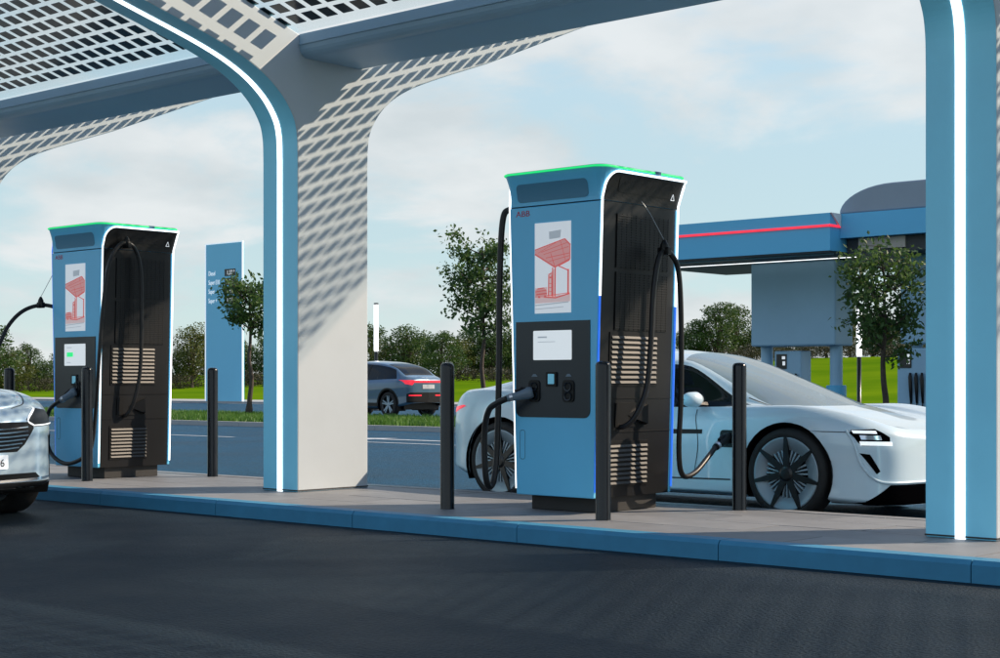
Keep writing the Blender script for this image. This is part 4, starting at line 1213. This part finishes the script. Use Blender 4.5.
fb('soffit_light', (FX0 + .2, 37.36, 4.390), (FX1 - .2, 37.41, 4.403), 'led_white')
fb('soffit_light', (FX0 + .2, 36.0, 4.385), (FX1 - .2, 36.06, 4.403), 'station_grey')
# right hand wing with the vault above
fas2 = fb('wing_fascia', (FX1 + .01, 36.0, 4.78), (2.0, 45.0, 5.40), 'station_blue')
fb('wing_soffit', (FX1 + .05, 36.3, 4.40), (2.0, 44.8, 4.776), 'station_dark')
for k, x in enumerate((-19.9, -16.6, -13.3)):
    fb('soffit_lit_patch', (x, 36.24, 4.48), (x + 1.3, 36.297, 4.76), 'station_lit_beige', fas2)  # lit stretches of the wing soffit, painted in as beige plates
mb = MB()
sec = [(FX1 - .05 - OX, 5.405)] + [(FX1 - .05 + 1.5 - 1.5 * math.cos(R(a)) - OX, 5.405 + 0.70 * math.sin(R(a))) for a in range(9, 91, 9)] + [(2.0 - OX, 6.105), (2.0 - OX, 5.405)]
mb.prism(sec, 'y', 36.05 - OY, 44.5 - OY)
mb.build('vaulted_roof', 'vault_grey', fs_, bevel=0.04)
mb = MB(); mb.prism([(35.5 - OY, 5.40), (35.98 - OY, 5.40), (35.98 - OY, 5.05)], 'x', FX1 - OX + .002, FX1 - OX + .05); mb.build('corner_trim', 'station_white', fs_)
# pylons: a box held on two posts with a dispenser between
def pylon(x0, x1, y0, y1, label_parent):
    fb('pylon_box', (x0, y0, 2.08), (x1, y1, 4.40), 'station_grey', label_parent, bevel=0.05)
    for xa in (x0 + .22, x1 - .24):
        mb = MB(); mb.lathe([(.17, .9), (.17, 2.09)], 20, (xa - OX, (y0 + y1)/2 - OY, 0)); mb.build('post', 'station_grey', label_parent, smooth=True)
        mb = MB(); mb.lathe([(.27, 0), (.27, .98), (.25, 1.0), (.17, 1.0)], 24, (xa - OX, (y0 + y1)/2 - OY, 0)); mb.build('post_base', 'station_blue', label_parent, smooth=False)
pylon(-24.0, -21.35, 37.6, 38.6, fs_)
pylon(-19.45, -16.8, 37.6, 38.6, fs_)
def dispenser(x, y, label):
    t = tag(empty('fuel_dispenser', (x, y, 0)), label, 'fuel pump', 'fuel dispensers at the filling station')
    mb = MB(); mb.box((-.42, -.28, 0), (.42, .28, 1.95)); mb.build('housing', 'station_grey', t, bevel=.03)
    mb = MB(); mb.box((-.34, -.30, 1.45), (-.02, -.275, 1.86)); mb.build('display', 'display_black', t)
    mb = MB(); mb.box((-.16, -.307, 1.72), (-.06, -.298, 1.80)); mb.box((-.14, -.307, 1.55), (-.06, -.298, 1.66)); mb.build('display_digit', 'sign_white', t)
    for k in range(3):
        mb = MB(); xx = .30 - k * .16
        mb.tube([(xx, -.30, .55), (xx, -.33, .9), (xx, -.36, 1.22), (xx, -.34, 1.32)], [.03, .045, .05, .03], 8)
        mb.tube(smooth_path([(xx, -.30, .6), (xx + .02, -.38, .35), (xx, -.36, .2), (xx, -.29, .5)], 5), .016, 6)
        mb.build('nozzle', 'rubber', t, smooth=True)
dispenser(-22.95, 38.1, 'grey fuel dispenser with a small black display under the filling station canopy')
dispenser(-18.75, 37.2, 'grey fuel dispenser with black nozzles beside the right canopy column')

# ------------------------------------------------------------------ price sign
sg_x, sg_y = -66.1, 51.3
sign = tag(empty('price_sign', (sg_x, sg_y, 0.1)), 'tall blue fuel price pylon beyond the far road', 'sign')
SW, SH = 2.95, 8.15
mb = MB(); mb.box((0, 0, -.2), (SW, .16, SH)); mb.build('panel', 'sign_blue', sign, bevel=.02)
mb = MB(); mb.box((SW + .002, -.02, -.1), (SW + .10, .02, SH + .06)); mb.box((-.06, -.02, SH + .002), (SW, .02, SH + .06)); mb.box((-.06, -.02, -.1), (-.002, .02, SH)); mb.build('edge_trim', 'sign_white', sign)
rows = [('Diesel', 6.52), ('Super E10', 6.05), ('Super', 5.58), ('Super +', 5.10)]
for nm, z in rows:
    text_mesh('fuel_name', nm, .34, 'sign_white', sign, (.22, -.006, z), (R(90), 0, 0), .004, squash=.66)
    mb = MB(); mb.box((1.56, -.012, z - .07), (2.44, .002, z + .29)); dsp = mb.build('price_display', 'display_black', sign)
    text_mesh('price', '1,37', .31, 'sign_white', dsp, (1.74, -.018, z), (R(90), 0, 0), .004, squash=.9)
    text_mesh('price', '9', .17, 'sign_white', dsp, (2.30, -.018, z + .11), (R(90), 0, 0), .004, squash=.9)

# ------------------------------------------------------------------ light columns
def lamp(x, y, z0, h, label):
    t = tag(empty('light_column', (x, y, z0)), label, 'lamp', 'slim light columns')
    mb = MB(); mb.lathe([(.16, 0), (.16, .05), (.07, .06), (.07, h * .55)], 14); mb.build('pole', 'display_black', t, smooth=True)
    mb = MB(); mb.lathe([(.07, h * .55), (.085, h * .56), (.085, h * .985), (.07, h * .985)], 14); mb.build('light_tube', 'led_white', t, smooth=True)
    mb = MB(); mb.lathe([(.088, h * .985), (.088, h), (.001, h + .01)], 14); mb.build('cap', 'display_black', t)
def at(px, d, z=0):
    u = (px - 500) / 1574; return (d * (-.664 + .748 * u), d * (.748 + .664 * u), z)
lx, ly, _ = at(376, 60); lamp(lx, ly, 0, 4.1, 'slim light column beyond the dark grey crossover')
lx, ly, _ = at(859, 50); lamp(lx, ly, 0, 3.45, 'slim light column beyond the sports car bonnet')

# ------------------------------------------------------------------ trees
def leaf_cloud(pts, size, rs, up=0.3):
    """one folded leaf (two triangles) at each point"""
    n = len(pts); P_ = np.asarray(pts)
    d = rs.normal(size=(n, 3)); d[:, 2] -= up; d /= np.linalg.norm(d, axis=1)[:, None]
    q = rs.normal(size=(n, 3)); q -= d * (q * d).sum(1)[:, None]; q /= np.linalg.norm(q, axis=1)[:, None]
    s = size * rs.uniform(.6, 1.3, n)[:, None]
    nrm = np.cross(d, q)
    V = np.stack([P_, P_ + d*s*.5 + q*s*.28 + nrm*s*.06, P_ + d*s, P_ + d*s*.5 - q*s*.28 + nrm*s*.06], 1).reshape(-1, 3)
    F = (np.arange(n)[:, None]*4 + np.array([[0, 1, 2, 3]])).tolist()
    return V.tolist(), F
def young_tree(name, loc, label, H, cr, seed, nleaf, trunk_h, lean=0.0, group='young trees planted on the verge'):
    rs = np.random.default_rng(seed)
    t = tag(empty(name, loc), label, 'tree', group)
    mb = MB(); hp = []
    n = 7
    for k in range(n + 1):
        f = k / n; hp.append((lean * f * f * H + .03 * math.sin(k * 1.7 + seed), .05 * math.sin(k * 2.3 + seed), f * H * .86))
    hp = smooth_path(hp, 3)
    mb.tube(hp, [.085 * (1 - .82 * k / (len(hp) - 1)) * (1.0 if k > 1 else 1.35) for k in range(len(hp))], 9)
    ends = []
    nb = 26
    for k in range(nb):
        f = trunk_h / H + (0.86 - trunk_h / H) * (k / nb) ** .9
        b0 = hp[min(len(hp) - 1, int(f / .86 * (len(hp) - 1)))]
        az = k * 2.399 + rs.uniform(-.4, .4)
        ff = (f - trunk_h / H) / (1 - trunk_h / H)
        L_ = cr * (0.55 + .62 * math.sin(math.pi * min(1, ff * .85 + .16))) * rs.uniform(.65, 1.12)
        rise = L_ * rs.uniform(.25, .75)
        tip = Vector((b0.x + L_ * math.cos(az), b0.y + L_ * math.sin(az), b0.z + rise))
        mid = b0.lerp(tip, .5) + Vector((0, 0, -.08 * L_ + rs.uniform(-.06, .06)))
        br = smooth_path([b0, mid, tip], 4)
        mb.tube(br, [.028 * (1 - .8 * i / (len(br) - 1)) for i in range(len(br))], 5)
        for i in range(3, len(br)): ends.append((br[i], .8))
        for _ in range(3):
            q = br[rs.integers(3, len(br))]; tw = q + Vector(rs.normal(0, .30, 3)) * cr * .55
            mb.tube([q, q.lerp(tw, .5), tw], [.011, .008, .004], 4); ends.append((tw, 1.0)); ends.append((q.lerp(tw, .5), .6))
    ends.append((hp[-1] + Vector((0, 0, .1)), 1.0)); ends.append((hp[-1] + Vector((0, 0, .35)), .8))
    mb.build('trunk', 'bark', t, smooth=True)
    wts = np.array([e[1] for e in ends]); wts /= wts.sum()
    pick = rs.choice(len(ends), nleaf, p=wts)
    C = np.array([list(e[0]) for e in ends])[pick] + rs.normal(0, 1, (nleaf, 3)) * np.array([.15, .15, .12]) * cr * .9
    V, F = leaf_cloud(C, .135, rs)
    me = bpy.data.meshes.new('crown'); me.from_pydata(V, [], F); link_mesh('crown', me, 'leaf_near', t)
    return t
x, y, _ = at(250, 46.5); young_tree('young_tree', (x, y, .1), 'small round-crowned young tree in front of the price pylon', 4.45, .78, 4, 2500, 2.5)
x, y, _ = at(483, 47); young_tree('young_tree', (x, y, .1), 'young tree left of the near charging station', 5.85, .98, 7, 4600, 2.45)
x, y, _ = at(884, 36); young_tree('young_tree', (x, y, .0), 'young tree before the filling station, right of the sports car windscreen', 4.5, 1.0, 12, 3300, 1.8)

# wood edge beyond the meadow
def far_tree_meshes(seed, H, cr, mat, nleaf=5200, bushy=False):
    rs = np.random.default_rng(seed)
    mb = MB(); th = H * (.05 if bushy else .12)
    hp = smooth_path([(0, 0, -.6), (.1, 0, th * .6), (-.1, .1, th * 1.5), (.15, 0, H * .8)], 3)
    mb.tube(hp, [.28 * (1 - .8 * k / (len(hp) - 1)) for k in range(len(hp))], 7)
    lobes = []
    for k in range(16):
        f = k / 15; zc = th + (H - th) * (0.12 + .78 * f)
        rr = cr * (0.35 + .75 * math.sin(math.pi * (f * .8 + .15))) * rs.uniform(.5, 1.0)
        az = k * 2.399
        c = Vector((rr * .75 * math.cos(az), rr * .75 * math.sin(az), zc)); lobes.append((c, cr * rs.uniform(.28, .5)))
        mb.tube([hp[min(len(hp)-1, 4 + k // 4)], Vector((0, 0, zc - .8)).lerp(c, .5), c], [.10, .07, .03], 5)
    me_t = mb.mesh('trunk'); me_t.materials.append(MATS['bark'])
    per = nleaf // len(lobes); pts = []
    for c, r in lobes:
        d = rs.normal(size=(per, 3)); d /= np.linalg.norm(d, axis=1)[:, None]
        pts.append(np.array(c) + d * (r * rs.uniform(.45, 1.12, per)[:, None]) * np.array([1.15, 1.15, .85]))
    V, F = leaf_cloud(np.concatenate(pts), .30, rs, .1)
    me_c = bpy.data.meshes.new('crown'); me_c.from_pydata(V, [], F); me_c.materials.append(MATS[mat])
    return me_t, me_c
FT = [far_tree_meshes(21, 9.0, 3.1, 'leaf_far'), far_tree_meshes(22, 8.0, 3.3, 'leaf_far', bushy=True), far_tree_meshes(23, 10.0, 3.0, 'leaf_far_yellow'),
      far_tree_meshes(24, 7.5, 3.4, 'leaf_far_yellow', bushy=True), far_tree_meshes(25, 3.6, 3.0, 'leaf_rust', bushy=True, nleaf=4000), far_tree_meshes(26, 9.5, 2.6, 'leaf_far', nleaf=4600)]
def far_tree(name, px, d, k, s, label, group, rz):
    x, y, _ = at(px, d); z = terrain_z(x, y)
    t = tag(empty(name, (x, y, z), rz), label, 'tree' if name != 'hedge_bush' else 'bush', group); s *= .70; w_ = random.uniform(1.1, 1.5); t.scale = (s * w_, s * w_, s)
    for nm, me in zip(('trunk', 'crown'), FT[k]):
        o = bpy.data.objects.new(nm, me); COL.objects.link(o); o.parent = t
    return t
random.seed(11)
FARS = []
# px, distance, kind, scale
for (px, d, k, s) in [(-40,150,0,.95),(-12,146,0,1.0),(8,150,3,.85),(28,158,5,.62),(44,155,1,.62),(62,160,0,.70),(84,160,1,.72),(104,165,3,.6),(128,160,0,.7),(150,165,1,.7),
                      (176,165,1,.65),(192,150,2,.80),(210,165,1,.75),(228,158,0,.8),(248,160,1,.78),(268,165,5,.8),(290,160,1,.8),(318,165,0,.85),(345,160,1,.85),
                      (372,165,5,.85),(392,152,3,.90),(408,150,1,.85),(424,168,0,.9),(441,138,0,.86),(458,165,3,.9),(474,168,1,.9),(492,166,0,.85),(508,168,1,.85),(530,168,0,.9),(556,168,1,.9),(590,168,3,.9),(620,168,0,.85),(650,168,1,.8),
                      (684,165,0,.60),(700,160,1,.70),(718,158,0,.85),(735,162,5,.80),(750,166,1,.68),(768,162,3,.7),(786,165,0,.72),(806,168,1,.75),(826,166,5,.75),(850,164,2,.75),(872,168,1,.8),(890,166,3,.8),(912,168,0,.8),(935,166,1,.8),(965,168,0,.8),(1000,168,1,.8)]:
    FARS.append((px, d, k, s))
ORD = ['first', 'second', 'third', 'fourth', 'fifth', 'sixth', 'seventh', 'eighth', 'ninth']
ZONES = [(-99, 52, 'beyond the silver car'), (168, 204, 'between the left charging station and the price pylon'), (52, 168, 'behind the left charging station'), (204, 236, 'behind the price pylon'), (236, 266, 'behind the small young tree'), (266, 368, 'behind the canopy column'),
         (368, 432, 'above the grey crossover'), (432, 518, 'behind the young tree by the near charger'), (518, 682, 'behind the near charging station'), (682, 760, 'above the sports car roof'), (760, 844, 'behind the filling station pylon'), (906, 2000, 'behind the right-hand canopy column'), (844, 906, 'under the filling station canopy')]
count = {}
for (px, d, k, s) in sorted(FARS):
    nm = 'autumn_tree' if k in (2, 3) else 'broadleaf_tree'
    zone = next((z[2] for z in ZONES if z[0] <= px < z[1]), None)
    if zone:
        q = count.get(zone, 0); count[zone] = q + 1
        lab = '%s distant %stree from the left, %s' % (ORD[q], 'green ', zone)
        lab = lab.replace('green ', 'yellowish ' if k in (2, 3) else 'green ')
    else: lab = 'distant tree of the wood edge, all but hidden behind nearer things'
    far_tree(nm, px, d, k, s * random.uniform(.80, 1.22), lab, 'trees of the wood edge beyond the meadow', random.uniform(0, 6.28))
# low dark hedge running under the wood edge, one unbroken mass
HV = []; HF = []
src = np.array([v.co[:] for v in FT[4][1].vertices]); nF = len(FT[4][1].polygons)
for i in range(60):
    px = -40 + i * 18 + random.uniform(-6, 6); d = 149 + random.uniform(-3, 6); s = random.uniform(.42, .62) * .7
    x, y, _ = at(px, d); z = terrain_z(x, y); rz = random.uniform(0, 6.28); cr_, sr_ = math.cos(rz), math.sin(rz)
    P_ = np.stack([x + 1.5 * s * (src[:, 0] * cr_ - src[:, 1] * sr_), y + 1.5 * s * (src[:, 0] * sr_ + src[:, 1] * cr_), z - .1 + s * src[:, 2]], 1)
    keep = np.sort(np.random.default_rng(i).choice(nF, 1500, replace=False))
    idx = (keep[:, None] * 4 + np.arange(4)).ravel(); k0 = len(HV)
    HV += P_[idx].tolist(); HF += (np.arange(1500)[:, None] * 4 + np.arange(4) + k0).tolist()
me = bpy.data.meshes.new('hedge'); me.from_pydata(HV, [], HF)
tag(link_mesh('hedge', me, 'leaf_rust'), 'low dark brownish hedge running along under the far trees', 'hedge', kind='stuff')
